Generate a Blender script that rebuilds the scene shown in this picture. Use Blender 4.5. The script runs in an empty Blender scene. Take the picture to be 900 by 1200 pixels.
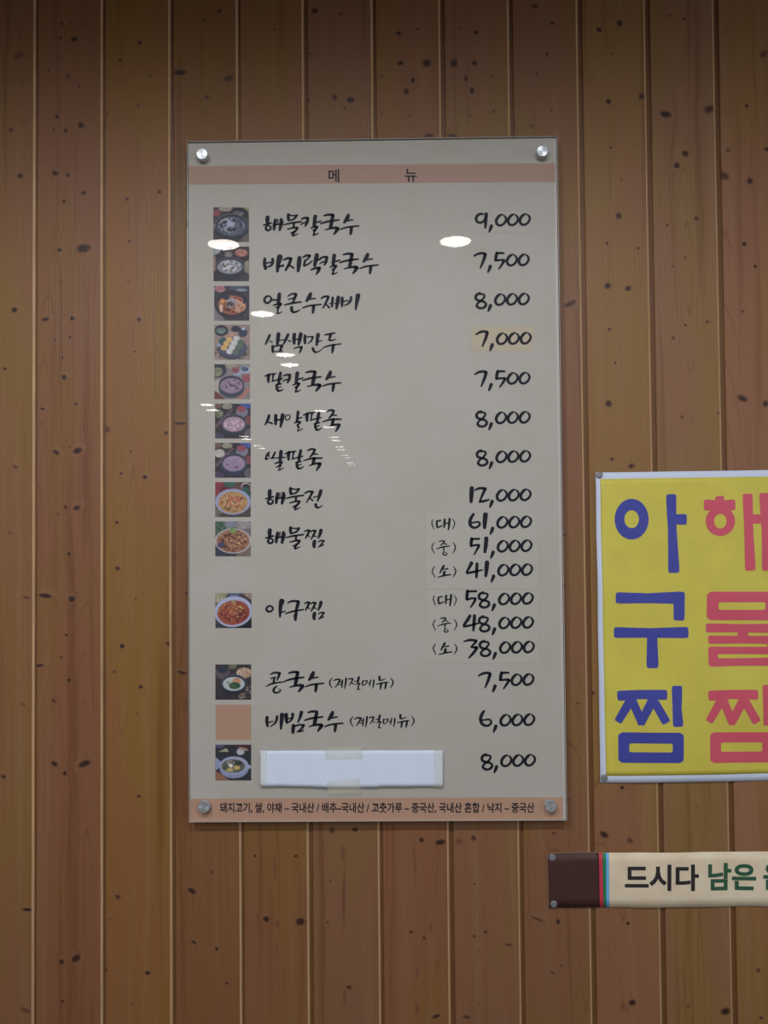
import bpy, math, random
import numpy as np
from mathutils import Vector, Matrix

# ------------------------------------------------------------------ camera, world, light, exposure
S = bpy.context.scene
COL = S.collection
F = 960.0                                   # focal length in pixels of the 900x1200 frame
YAW, PITCH, ROLL = -0.01169, 0.02534, -0.00888
CAM = Vector((0.02998, -1.33662, 1.5595))
cy, sy, cp, sp = math.cos(YAW), math.sin(YAW), math.cos(PITCH), math.sin(PITCH)
FW = Vector((sy * cp, cy * cp, sp)); RT0 = Vector((cy, -sy, 0)); UP0 = RT0.cross(FW)
c_, s_ = math.cos(ROLL), math.sin(ROLL)
RT = RT0 * c_ + UP0 * s_; UP = -RT0 * s_ + UP0 * c_
cam_d = bpy.data.cameras.new('camera'); cam = bpy.data.objects.new('camera', cam_d); COL.objects.link(cam)
M = Matrix((RT, UP, -FW)).transposed().to_4x4(); M.translation = CAM
cam.matrix_world = M
cam_d.sensor_fit = 'VERTICAL'; cam_d.sensor_height = 24.0; cam_d.lens = 24.0 * F / 1200.0
cam_d.clip_start = 0.02
S.camera = cam
S.view_settings.view_transform = 'Standard'; S.view_settings.look = 'None'
S.view_settings.gamma = 1.0; S.view_settings.use_curve_mapping = False
S.view_settings.exposure = 0.0

w = bpy.data.worlds.new('world'); S.world = w; w.use_nodes = True
w.node_tree.nodes['Background'].inputs[0].default_value = (0.80, 0.90, 1.0, 1)
w.node_tree.nodes['Background'].inputs[1].default_value = 0.2

def area(name, loc, target, sx, sz, power, color):
    d = bpy.data.lights.new(name, 'AREA'); d.shape = 'RECTANGLE'; d.size = sx; d.size_y = sz
    d.energy = power; d.color = color
    o = bpy.data.objects.new(name, d); COL.objects.link(o); o.location = loc
    o.rotation_euler = (Vector(target) - Vector(loc)).to_track_quat('-Z', 'Y').to_euler()
    return o
CEIL = 2.60
XL, XR, YB = -2.75, 3.15, -14.0
# daylight through the long window of the right wall
area('window_daylight', (XR + 0.25, -3.2, 1.75), (0.3, -0.4, 1.75), 3.2, 1.4, 26.0, (0.84, 0.93, 1.0))
LAMP_EMIT = 22.0
SPOT_W = 36.0

# ------------------------------------------------------------------ helpers
def lin(c):
    c = c / 255.0
    return c / 12.92 if c <= 0.04045 else ((c + 0.055) / 1.055) ** 2.4
E0 = 0.60
def alb(r, g, b, k=1.0):
    """own colour of a surface, from how it reads in the photograph's light"""
    return tuple(min(0.9, lin(v) / E0 * k) for v in (r, g, b)) + (1.0,)

def tag(o, label=None, cat=None, group=None, kind=None):
    for k, v in (('label', label), ('category', cat), ('group', group), ('kind', kind)):
        if v: o[k] = v
    return o
def mesh_obj(name, verts, faces, mat, parent=None, smooth=False):
    me = bpy.data.meshes.new(name); me.from_pydata([tuple(v) for v in verts], [], faces); me.update()
    if mat: me.materials.append(mat)
    if smooth: me.polygons.foreach_set('use_smooth', [True] * len(me.polygons))
    o = bpy.data.objects.new(name, me); COL.objects.link(o)
    if parent: o.parent = parent; o.matrix_parent_inverse = parent.matrix_world.inverted()
    return o
def empty(name, loc):
    o = bpy.data.objects.new(name, None); COL.objects.link(o); o.location = loc; o.empty_display_size = 0.05
    o.matrix_world = Matrix.Translation(loc)
    return o
def box_geo(x0, x1, y0, y1, z0, z1):
    v = [(x, y, z) for x in (x0, x1) for y in (y0, y1) for z in (z0, z1)]
    f = [(0, 1, 3, 2), (4, 6, 7, 5), (0, 4, 5, 1), (2, 3, 7, 6), (0, 2, 6, 4), (1, 5, 7, 3)]
    return v, f
def boxes(name, lst, mat, parent=None):
    V, Fc = [], []
    for b in lst:
        v, f = box_geo(*b); n = len(V); V += v; Fc += [tuple(i + n for i in q) for q in f]
    return mesh_obj(name, V, Fc, mat, parent)
def at(px, py, y=0.0):
    """the point of the vertical plane at depth y that lies on the line of sight through a pixel"""
    d = FW + RT * ((px - 450) / F) - UP * ((py - 600) / F)
    return CAM + d * ((y - CAM.y) / d.y)

def new_mat(name, color=(0.5, 0.5, 0.5, 1), rough=0.5, metal=0.0, spec=0.5):
    m = bpy.data.materials.new(name); m.use_nodes = True
    b = m.node_tree.nodes['Principled BSDF']
    b.inputs['Base Color'].default_value = color; b.inputs['Roughness'].default_value = rough
    b.inputs['Metallic'].default_value = metal; b.inputs['Specular IOR Level'].default_value = spec
    return m
class NT:
    def __init__(s, tree): s.t = tree; s.L = tree.links
    def n(s, typ, **kw):
        nd = s.t.nodes.new(typ)
        for k, v in kw.items():
            if k.startswith('i_'):
                key = k[2:]; key = int(key) if key.isdigit() else key
                if isinstance(v, bpy.types.NodeSocket): s.L.new(v, nd.inputs[key])
                else: nd.inputs[key].default_value = v
            else: setattr(nd, k, v)
        return nd
    def math(s, op, a, b=None, c=None, clamp=False):
        nd = s.t.nodes.new('ShaderNodeMath'); nd.operation = op; nd.use_clamp = clamp
        for i, v in enumerate((a, b, c)):
            if v is None: continue
            if isinstance(v, bpy.types.NodeSocket): s.L.new(v, nd.inputs[i])
            else: nd.inputs[i].default_value = v
        return nd.outputs[0]
    def vmath(s, op, a, b=None, scale=None):
        nd = s.t.nodes.new('ShaderNodeVectorMath'); nd.operation = op
        for i, v in enumerate((a, b)):
            if v is None: continue
            if isinstance(v, bpy.types.NodeSocket): s.L.new(v, nd.inputs[i])
            else: nd.inputs[i].default_value = v
        if scale is not None:
            if isinstance(scale, bpy.types.NodeSocket): s.L.new(scale, nd.inputs['Scale'])
            else: nd.inputs['Scale'].default_value = scale
        return nd.outputs['Value'] if op in ('LENGTH', 'DOT_PRODUCT') else nd.outputs[0]
    def noise(s, vec, scale, detail=2.0, rough=0.5):
        return s.n('ShaderNodeTexNoise', i_Vector=vec, i_Scale=scale, i_Detail=detail, i_Roughness=rough).outputs['Fac']
    def remap(s, v, a, b, c=0.0, d=1.0, smooth=False):
        nd = s.n('ShaderNodeMapRange', i_0=v, i_1=a, i_2=b, i_3=c, i_4=d)
        if smooth: nd.interpolation_type = 'SMOOTHSTEP'
        return nd.outputs[0]
    def mix(s, f, a, b, mode='MIX'):
        nd = s.t.nodes.new('ShaderNodeMix'); nd.data_type = 'RGBA'; nd.blend_type = mode
        for k, v in ((0, f), (6, a), (7, b)):
            if isinstance(v, bpy.types.NodeSocket): s.L.new(v, nd.inputs[k])
            else: nd.inputs[k].default_value = v
        return nd.outputs[2]

# ------------------------------------------------------------------ strokes (brush lettering)
def catmull(P, sub):
    if len(P) < 3 and sub > 1:
        a, b = P[0], P[-1]
        return [tuple(a[i] + (b[i] - a[i]) * k / sub for i in range(3)) for k in range(sub + 1)]
    out = []
    n = len(P)
    for i in range(n - 1):
        p0 = P[i - 1] if i else P[i]; p1 = P[i]; p2 = P[i + 1]; p3 = P[i + 2] if i + 2 < n else P[i + 1]
        for k in range(sub):
            t = k / sub; q = []
            for a, b, c, d in zip(p0, p1, p2, p3):
                q.append(0.5 * (2 * b + (c - a) * t + (2 * a - 5 * b + 4 * c - d) * t * t + (3 * b - a - 3 * c + d) * t ** 3))
            out.append(tuple(q))
    out.append(P[-1]); return out
def stroke_poly(P, sub=4, smooth=True, square=2.0, thick=1.0):
    """P: (x, y, width) -> outline vertices and faces of one brush stroke"""
    Q = catmull(P, sub) if smooth else [tuple(map(float, p)) for p in P]
    Q = [q for i, q in enumerate(Q) if i == 0 or (q[0] - Q[i - 1][0]) ** 2 + (q[1] - Q[i - 1][1]) ** 2 > 1e-6]
    V, Fc = [], []
    n = len(Q)
    if n == 1: Q = Q + [(Q[0][0] + 0.1, Q[0][1], Q[0][2])]; n = 2
    tang = []
    for i in range(n):
        a = Q[max(0, i - 1)]; b = Q[min(n - 1, i + 1)]
        dx, dy = b[0] - a[0], b[1] - a[1]; l = math.hypot(dx, dy) or 1
        tang.append((dx / l, dy / l))
    for i, (x, y, wd) in enumerate(Q):
        tx, ty = tang[i]; r = max(0.2, wd * thick / 2)
        V += [(x - ty * r, y + tx * r), (x + ty * r, y - tx * r)]
    for i in range(n - 1): Fc.append((2 * i, 2 * i + 1, 2 * i + 3, 2 * i + 2))
    for end in (0, n - 1):                       # caps
        x, y, wd = Q[end]; tx, ty = tang[end]; r = max(0.2, wd * thick / 2)
        sgn = -1 if end == 0 else 1
        K = 6; idx = []
        for k in range(K + 1):
            a = -math.pi / 2 + math.pi * k / K
            ca, sa = math.cos(a), math.sin(a)
            e = 2.0 / square
            u = (abs(ca) ** e) * r * sgn * (0.85 if square <= 2 else 0.75); v = (abs(sa) ** e) * (1 if sa > 0 else -1) * r
            V.append((x + tx * u - ty * v, y + ty * u + tx * v)); idx.append(len(V) - 1)
        Fc.append(tuple(idx))
    return V, Fc
def parse(s):
    return [[tuple(float(t) for t in p.split()) for p in st.split(',')] for st in s.replace('\n', ' ').split(';') if st.strip()]
def strokes_geo(items, thick=1.0, sub=4, square=2.0, smooth=True):
    """items: (stroke string, ox, oy, zoom, dx, dy) with zoom px -> photograph px"""
    V, Fc = [], []
    for s, ox, oy, z, dx, dy in items:
        for st in parse(s):
            P = [(ox + x / z + dx, oy + y / z + dy, wd / z) for x, y, wd in st]
            v, f = stroke_poly(P, sub, smooth, square, thick)
            n = len(V); V += v; Fc += [tuple(i + n for i in q) for q in f]
    return V, Fc
def flat_print(name, V, Fc, y, mat, parent, surf=None):
    """lay flat outlines given in photograph px onto the plane y (or onto a surface function of x, z)"""
    W = []
    for px, py in V:
        p = at(px, py, y)
        if surf: p.y = surf(p.x, p.z) - 0.0005
        W.append(p)
    out = []
    for f in Fc:                                # face the room
        a, b, c = (W[f[0]], W[f[1]], W[f[len(f) // 2]]) if len(f) > 4 else (W[f[0]], W[f[1]], W[f[2]])
        out.append(tuple(f) if (b - a).cross(c - a).y < 0 else tuple(reversed(f)))
    return mesh_obj(name, W, out, mat, parent)
def type_print(name, text, x0, y0, x1, y1, y, mat, parent, bold=0.0, surf=None):
    """set a line of type in the built-in font, fitted to a box in photograph px"""
    c = bpy.data.curves.new('type', 'FONT'); c.body = text; c.offset = bold; c.resolution_u = 3
    o = bpy.data.objects.new('type', c); COL.objects.link(o)
    bpy.context.view_layer.update()
    me = o.to_mesh()
    V = [(v.co.x, v.co.y) for v in me.vertices]; Fc = [tuple(p.vertices) for p in me.polygons]
    o.to_mesh_clear(); bpy.data.objects.remove(o); bpy.data.curves.remove(c)
    xa = min(v[0] for v in V); xb = max(v[0] for v in V); ya = min(v[1] for v in V); yb = max(v[1] for v in V)
    slope = -0.0065
    V = [(x0 + (vx - xa) / (xb - xa) * (x1 - x0), y1 + (vy - ya) / (yb - ya) * (y0 - y1) ) for vx, vy in V]
    return flat_print(name, V, Fc, y, mat, parent, surf)

# ------------------------------------------------------------------ wood
GROOVES = [-0.5621, -0.4499, -0.3371, -0.2245, -0.1150, -0.0003, 0.1116, 0.2253, 0.3388, 0.4500, 0.5629]
GW = [7.0, 7.5, 8.5, 7.0, 9.5, 8.0, 10.0, 9.0, 10.0, 10.5, 10.5]      # groove widths, mm
# knots as they stand in the photograph: x y rx ry (px), strength, tilt
KN = {
0: "22 65 9 6 .5 30;13 152 4 4 .6 0;24 206 5 3.5 .9 0;17 363 5 4 .9 20;6 432 2.6 2.6 .9 0;18 547 5 2.5 .6 -30;12 624 5 2.4 .4 -30;31 700 7 2.4 .5 -15;27 825 5 3 .4 -30;4 910 4 3 .8 -30;32 1066 8 2.6 .9 -5;30 1184 9 4 .5 -20",
1: "72 28 3 3 .7 0;83 27 2.5 3.5 .5 0;71 44 3 3 .6 0;87 46 5 4 .9 0;71 66 2 2 .6 0;57 82 3 3 .6 0;80 89 3 3 .7 0;93 101 2 2 1 0;67 137 3.5 3.5 .8 0;95 147 5 5 .9 0;63 152 2 2 .9 0;77 153 3 3.5 .8 0;65 203 5.5 3.5 1 -20;80 205 3.4 3 1 -30;98 226 3.6 3 1 0;75 236 3 3 .9 0;70 293 4 3.4 .9 0;98 291 11 6.5 1 8;72 329 2 2 .8 0;53 374 6 3 .9 12;85 373 4 3.5 1 0;75 368 1.6 1.6 .6 0;65 398 2 2 .8 -30;82 395 2 2 .9 0;73 419 2.6 2.6 .7 0;75 442 4 4 1 0;89 473 3 2.4 .9 0;50 479 4.5 1.8 .9 -8;66 530 6 3.2 .9 -30;91 528 7.5 4.5 1 18;73 523 1.6 1.6 .7 0;81 524 1.6 1.6 .7 0;77 594 3 3 .8 0;90 595 6 3.6 .9 25;68 602 2.8 2.2 .6 -25;81 649 3.2 3 .9 0;53 698 10 3.5 1 -8;84 702 5 5 1 20;78 744 2.2 2.2 .9 0;72 770 2.8 2.2 .7 -30;46 780 8 2.2 .9 8;81 797 3.2 3 .9 0;63 821 4 2.2 .8 -30;64 895 5.5 4 .9 -35;99 895 10 4.6 .95 22;76 906 3 3.6 .9 0;72 1127 4 4 .9 -30;89 1123 7.5 5 1 35;73 1173 3.4 3 .7 -20",
2: "164 50 3.5 3.5 .9 0;141 71 2.6 2.6 .9 0;176 89 2 2 .8 0;162 124 2.6 2.6 .6 0;126 133 2 2 .8 0;147 169 2 2 .6 0;149 233 2.8 2.6 .9 0;187 225 3.2 3 .9 0;152 283 2.6 2.8 .7 0;150 329 1.8 1.8 .7 0;163 374 3.6 3 1 0;158 412 1.8 1.8 .9 0;125 503 6 4.8 .65 -20;195 507 3.2 2.6 .9 0;153 529 2 2 .9 0;142 555 2.6 2.2 .8 -30;170 559 4 3.2 .9 -20;137 612 3 2.6 .8 -20;138 666 3.8 3 .9 -35;159 702 1.8 1.8 .7 0;143 757 3.6 3.2 1 -30;134 787 2.6 2.4 .7 0;165 805 3.4 2.6 .9 0;161 836 1.8 1.8 .7 0;163 933 3.4 2.2 .9 10;197 754 3.2 3 .9 0;138 1051 5 3 .7 -20;129 1077 2 2 .5 0;124 1137 3 3 .8 0;173 1140 4 3 .9 0;154 1176 1.8 1.8 .5 0;179 1066 1.6 1.6 .4 0;151 258 .8 22 .45 0;157 392 .8 18 .4 0",
3: "211 85 10 4.4 1 0;268 92 9 5 .7 25;257 13 4 3.4 .8 0;239 23 3 3 .5 0;242 114 4 3.4 .7 0;211 496 11 2.4 .8 0;213 788 8 2.8 .9 -15;219 695 4 3 .7 0;248 1022 2.6 2.2 .7 0;225 1044 6.5 4 .95 -35;227 1104 5 2.4 .8 -30;254 1112 3 2.8 .9 0;266 1152 3 2.4 .8 -20",
4: "322 34 2.8 3 .6 0;299 1003 2.6 2 .8 -30;347 1003 3.4 2.4 .8 0;312 1077 4.6 4.4 1 0;352 1080 7 5.6 1 0;325 1083 3.4 6 .4 0;324 1112 1.8 12 .4 0;322 1018 2.2 18 .38 1",
5: "369 13 6 4 .95 0;399 16 3 2.4 .6 0;363 63 2.6 2.6 .6 0;360 118 4 3.6 .95 0;392 114 4 5 .8 0;411 117 6 4.6 .9 0;404 127 1.8 1.8 .8 0;389 973 4 5 .7 20;416 972 5 3.6 .85 0;387 1032 1.6 1.6 .7 0;384 1081 2.6 2.4 .6 0;409 1157 4 3 .8 0;367 1158 2.6 2.2 .6 0;403 1052 2.6 44 .42 -1;404 1168 2 14 .4 0;402 1000 4 12 .35 0",
6: "467 39 3.6 3.4 .95 0;489 34 2 2 .8 0;469 74 4.6 4 1 0;500 74 6.6 6 .95 0;484 94 3.6 4.4 .95 0;476 107 4 4.6 .95 0;447 89 1.7 1.7 .8 0;447 132 1.7 1.7 .8 0;480 136 1.7 1.7 .7 0;503 159 8 3 .8 0;494 984 3.2 3.8 1 0;516 987 8 4.2 1 8;482 1092 2.6 2.6 .8 0;497 1099 2.8 2 .8 -35;511 1191 7 3 .8 20;489 1140 2 9 .42 0;505 1086 1.2 8 .5 0;489 1182 4 10 .3 0;486 1010 1.6 30 .35 2",
7: "540 33 2.2 2.2 .7 0;558 38 4 3.2 .95 -10;532 74 6 6.6 .85 0;556 74 4.4 3.8 .95 0;546 92 3 5 .85 0;553 106 3.6 5 .95 0;577 89 2 2 .8 0;578 131 2.2 2.2 .8 0;551 136 1.7 1.7 .7 0;530 159 9 3 .7 -10;538 986 6 5 .4 0;555 982 3.6 4.6 .7 10;556 1036 1.6 1.6 .7 0;556 1097 3 2.4 .6 0;569 1092 3 2.4 .7 -20;596 1107 6 2 .7 0;547 1192 6 2.6 .7 -10",
8: "627 7 6 4 .7 0;647 27 3.6 2.8 .9 0;641 63 2.2 3.8 .8 0;629 86 2.8 2.4 .7 0;646 129 2.4 2 .6 -30;623 148 3.4 2.4 .6 0;668 356 11 4 .8 22;661 627 2 2 .7 0;661 686 2.6 2.2 .8 0;677 824 3.4 2 .6 0;666 937 2 2 .7 0;649 976 3 2.2 .7 0;612 1070 3 3 .9 0;630 1077 12 2 .6 -22;654 1080 3.2 4 .9 0;648 1140 5 1.8 .6 -40;658 1132 2.6 1.8 .6 30",
9: "702 35 4.4 3.4 .95 -40;726 27 4 5 .9 20;718 63 1.7 1.7 .9 0;713 119 3.8 4.2 .95 0;752 113 5 4.4 .85 20;716 173 2.5 2.2 .8 0;728 210 1.6 2 .6 0;725 253 4.6 5.2 .8 0;711 285 2.2 2.2 .9 0;748 291 2.8 2 .7 20;712 335 4.4 4.6 1 -30;736 338 4.6 3.6 .95 20;680 168 2 2 .9 0;714 386 2.4 2.4 1 0;721 425 1.8 1.8 1 0;713 473 4.6 4.8 1 0;717 538 2.6 2.4 .9 0;740 546 5 3.2 .85 15;688 742 3 3 .6 0;694 812 4.4 2.8 .7 0;729 923 3 2.8 1 0;708 978 7 4.6 .85 -35;738 985 5 4 .6 -35;736 1082 2.8 2.4 1 20;741 1175 4.8 4.4 1 15;730 1179 4 6 .35 -30;696 1166 2 2 .6 0",
10: "785 18 2.4 1.8 .6 0;802 22 2.4 2.4 .8 0;780 134 8.6 5 .95 -12;831 128 8 6 .75 25;803 180 5 4.6 1 0;793 194 4.2 4.2 1 0;782 264 2.4 1.6 .8 0;816 256 3.4 3.4 .8 0;803 302 1.7 2 .7 0;788 312 2 1.6 .8 0;803 381 2 2 .9 0;789 396 3 3 .6 0;829 377 3.4 2.4 .6 0;799 489 3 3 .5 0;843 484 3.6 2 .6 0;850 1185 7 5 .9 20;807 1179 3.6 2.6 .4 0",
11: "895 63 7 5 .6 30;875 124 2.6 2.6 1 0;853 176 3.6 3 .6 0;848 206 9 6 .7 -25;879 212 4.6 5 .85 0;872 286 3.6 3.4 .9 0;885 312 2.8 2.8 .9 0;899 175 4 3 .9 0;870 365 2.6 2.2 .7 0;870 467 8 4.4 .85 -25;897 473 4 5 .85 0;889 1137 3.2 3 .6 -20;892 1193 3 2.6 .7 0",
}
def knot_list(i):
    if i in KN:
        out = []
        for s in KN[i].split(';'):
            x, y, rx, ry, st, tl = map(float, s.split())
            p = at(x, y, 0); k = 1.37 / 1000
            out.append((p.x, p.z, rx * k * 1.05, ry * k * 1.05, st, math.radians(tl)))
        return out
    return None
# tints of the visible boards, as (yellow-brown, pink-brown, orange) weights
random.seed(11)
TINT = {0: (152, 113, 69), 1: (150, 106, 68), 2: (156, 113, 62), 3: (146, 104, 61), 4: (150, 108, 66), 5: (150, 112, 74),
        6: (152, 108, 68), 7: (152, 112, 74), 8: (150, 110, 72), 9: (160, 119, 77), 10: (158, 121, 80), 11: (162, 119, 80)}
def wood_mat(i, knots, tint, seed):
    m = bpy.data.materials.new('pine_board'); m.use_nodes = True
    T = NT(m.node_tree); B = m.node_tree.nodes['Principled BSDF']
    co = T.n('ShaderNodeTexCoord').outputs['Object']
    wob = T.n('ShaderNodeTexNoise', i_Vector=co, i_Scale=220.0, i_Detail=2.0)
    wv = T.vmath('MULTIPLY', T.vmath('SUBTRACT', wob.outputs['Color'], (0.5, 0.5, 0.5)), (0.0032, 0.0, 0.0026))
    cw = T.vmath('ADD', co, wv)
    dark = None; halo = None; flow = None; light = None
    for (kx, kz, rx, rz, st, tl) in knots:
        mp = T.n('ShaderNodeMapping', vector_type='TEXTURE', i_Vector=cw)
        mp.inputs['Location'].default_value = (kx, 0, kz)
        mp.inputs['Rotation'].default_value = (0, -tl, 0)
        mp.inputs['Scale'].default_value = (rx, 1000.0, rz)
        v = mp.outputs[0]
        L = T.vmath('LENGTH', v)
        d = T.remap(L, 1.12, 0.3, 0.0, st, True)
        dark = d if dark is None else T.math('MAXIMUM', dark, d)
        h = T.math('MULTIPLY', T.math('DIVIDE', st * min(1.0, rx / 0.006) * 0.9, T.math('MULTIPLY_ADD', L, L, 1.0)), T.remap(L, 1.5, 5.0, 1.0, 0.0))
        halo = h if halo is None else T.math('MAXIMUM', halo, h)
        sx = T.n('ShaderNodeSeparateXYZ', i_0=v)
        fl = T.math('MULTIPLY', T.math('MULTIPLY', sx.outputs[0], h), rx * 1.2)
        flow = fl if flow is None else T.math('ADD', flow, fl)
    sc = T.n('ShaderNodeSeparateXYZ', i_0=co)
    x = sc.outputs[0]; z = sc.outputs[2]
    if flow is not None: x = T.math('SUBTRACT', x, flow)
    # slow drift of the grain along the board
    cb = T.n('ShaderNodeCombineXYZ', i_0=T.math('MULTIPLY', x, 6.0), i_1=seed * 3.7, i_2=T.math('MULTIPLY', z, 1.6))
    drift = T.noise(cb.outputs[0], 1.0, 2.0)
    u = T.math('MULTIPLY_ADD', drift, 0.035, x)
    # growth rings
    ring = T.math('SINE', T.math('MULTIPLY', u, 1500.0 + 150 * math.sin(seed)))
    ring = T.remap(ring, -0.4, 1.0, 0.0, 1.0, True)
    c2 = T.n('ShaderNodeCombineXYZ', i_0=T.math('MULTIPLY', u, 55.0), i_1=seed * 1.3, i_2=T.math('MULTIPLY', z, 1.3))
    band = T.noise(c2.outputs[0], 1.0, 3.0, 0.55)
    c3 = T.n('ShaderNodeCombineXYZ', i_0=T.math('MULTIPLY', u, 900.0), i_1=seed, i_2=T.math('MULTIPLY', z, 9.0))
    fine = T.noise(c3.outputs[0], 1.0, 3.0, 0.6)
    c4 = T.n('ShaderNodeCombineXYZ', i_0=T.math('MULTIPLY', x, 9.0), i_1=seed * 5.1 + 3, i_2=T.math('MULTIPLY', z, 3.0))
    patch = T.noise(c4.outputs[0], 1.0, 2.0, 0.5)
    r, g, b = (v * 0.72 for v in tint)
    g *= 0.965
    base = alb(r, g, b)
    pink = alb(r * 1.0, g * 0.95, b * 0.98); yell = alb(r * 0.99, g * 1.0, b * 0.82); grey = alb(r * 1.03, g * 1.06, b * 1.08)
    late = alb(r * 0.76, g * 0.66, b * 0.54)
    c = T.mix(T.remap(patch, 0.42, 0.62, 0, 1, True), pink, yell)
    c = T.mix(T.remap(band, 0.5, 0.75, 0, 0.8, True), c, grey)
    c = T.mix(T.remap(band, 0.44, 0.28, 0, 0.5, True), c, late)
    rw = T.math('MULTIPLY', ring, T.remap(fine, 0.3, 0.7, 0.03, 0.26))
    c = T.mix(rw, c, late)
    v1 = T.noise(T.n('ShaderNodeCombineXYZ', i_0=T.math('MULTIPLY', x, 14.0), i_1=seed * 2.3 + 9, i_2=T.math('MULTIPLY', z, 1.1)).outputs[0], 1.0, 0.0)
    vr = T.math('ABSOLUTE', T.math('SINE', T.math('MULTIPLY', v1, 75.0)))
    c = T.mix(T.math('MULTIPLY', T.remap(vr, 0.22, 0.02, 0.0, 0.38, True), T.remap(v1, 0.50, 0.60, 0.0, 1.0)), c, late)
    c = T.mix(T.remap(fine, 0.6, 0.85, 0.0, 0.30), c, alb(r * 1.12, g * 1.12, b * 1.12))
    bw = None
    if halo is not None:
        hz = T.math('MULTIPLY', halo, T.remap(T.noise(co, 90.0, 3.0), 0.35, 0.65, 0.35, 1.0))
        c = T.mix(T.remap(hz, 0.10, 0.75, 0, 0.75), c, alb(108, 80, 56))
        c = T.mix(T.remap(dark, 0.04, 0.42), c, alb(92, 58, 42))
        c = T.mix(T.remap(dark, 0.40, 0.85), c, alb(46, 28, 21))
    T.L.new(c, B.inputs['Base Color'])
    rg = T.remap(band, 0.3, 0.7, 0.42, 0.55); T.L.new(rg, B.inputs['Roughness'])
    B.inputs['Specular IOR Level'].default_value = 0.35
    hgt = T.math('MULTIPLY_ADD', ring, -0.25, T.math('MULTIPLY', fine, 0.6))
    if dark is not None: hgt = T.math('MULTIPLY_ADD', halo, 1.4, hgt)
    bp = T.n('ShaderNodeBump', i_Height=hgt); bp.inputs['Strength'].default_value = 0.32; bp.inputs['Distance'].default_value = 0.0012
    T.L.new(bp.outputs[0], B.inputs['Normal'])
    return m

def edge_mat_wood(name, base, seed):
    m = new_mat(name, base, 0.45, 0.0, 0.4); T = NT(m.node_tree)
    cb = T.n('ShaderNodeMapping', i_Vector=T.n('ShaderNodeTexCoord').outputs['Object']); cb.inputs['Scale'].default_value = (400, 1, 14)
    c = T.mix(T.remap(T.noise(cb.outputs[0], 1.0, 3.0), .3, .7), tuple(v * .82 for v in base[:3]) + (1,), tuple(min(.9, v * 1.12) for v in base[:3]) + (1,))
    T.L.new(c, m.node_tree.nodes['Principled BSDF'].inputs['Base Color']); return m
BEAD = edge_mat_wood('pale_bead', alb(156, 123, 90), 1)  # rounded right edge of each board, coloured paler than its face
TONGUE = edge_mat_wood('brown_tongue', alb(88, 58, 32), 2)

# ------------------------------------------------------------------ the room
plaster = new_mat('warm_plaster', (0.30, 0.27, 0.23, 1), 0.9)
ceil_mat = new_mat('white_ceiling', (0.82, 0.81, 0.82, 1), 0.9)
floor_mat = new_mat('floor_vinyl', (0.30, 0.22, 0.15, 1), 0.35)
ft = NT(floor_mat.node_tree)
fc = ft.mix(ft.noise(ft.n('ShaderNodeTexCoord').outputs['Object'], 3.0, 4.0), (0.06, 0.045, 0.035, 1), (0.11, 0.08, 0.06, 1))
ft.L.new(fc, floor_mat.node_tree.nodes['Principled BSDF'].inputs['Base Color'])
tag(boxes('floor', [(XL - .1, XR + .1, YB - .1, 0.12, -0.1, 0)], floor_mat), kind='structure')
tag(boxes('ceiling', [(XL - .1, XR + .1, YB - .1, 0.12, CEIL, CEIL + 0.1)], ceil_mat), kind='structure')
tag(boxes('wall_left', [(XL - .1, XL, YB, 0.1, 0, CEIL)], plaster), kind='structure')
WY0, WY1, WZ0, WZ1 = -5.0, -1.4, 0.55, 2.3
tag(boxes('wall_right', [(XR, XR + .1, YB, WY0, 0, CEIL), (XR, XR + .1, WY1, 0.1, 0, CEIL),
                        (XR, XR + .1, WY0, WY1, 0, WZ0), (XR, XR + .1, WY0, WY1, WZ1, CEIL)], plaster), kind='structure')
frame_mat = new_mat('white_window_frame', (0.7, 0.7, 0.7, 1), 0.4)
tag(boxes('window_1', [(XR + .02, XR + .08, WY0, WY1, WZ0, WZ0 + .05), (XR + .02, XR + .08, WY0, WY1, WZ1 - .05, WZ1)] +
          [(XR + .02, XR + .08, y, y + .05, WZ0, WZ1) for y in (WY0, -3.22, WY1 - .05)], frame_mat), kind='structure')
tag(boxes('wall_back', [(XL, XR, YB - .1, YB, 0, CEIL)], plaster), kind='structure')

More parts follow.
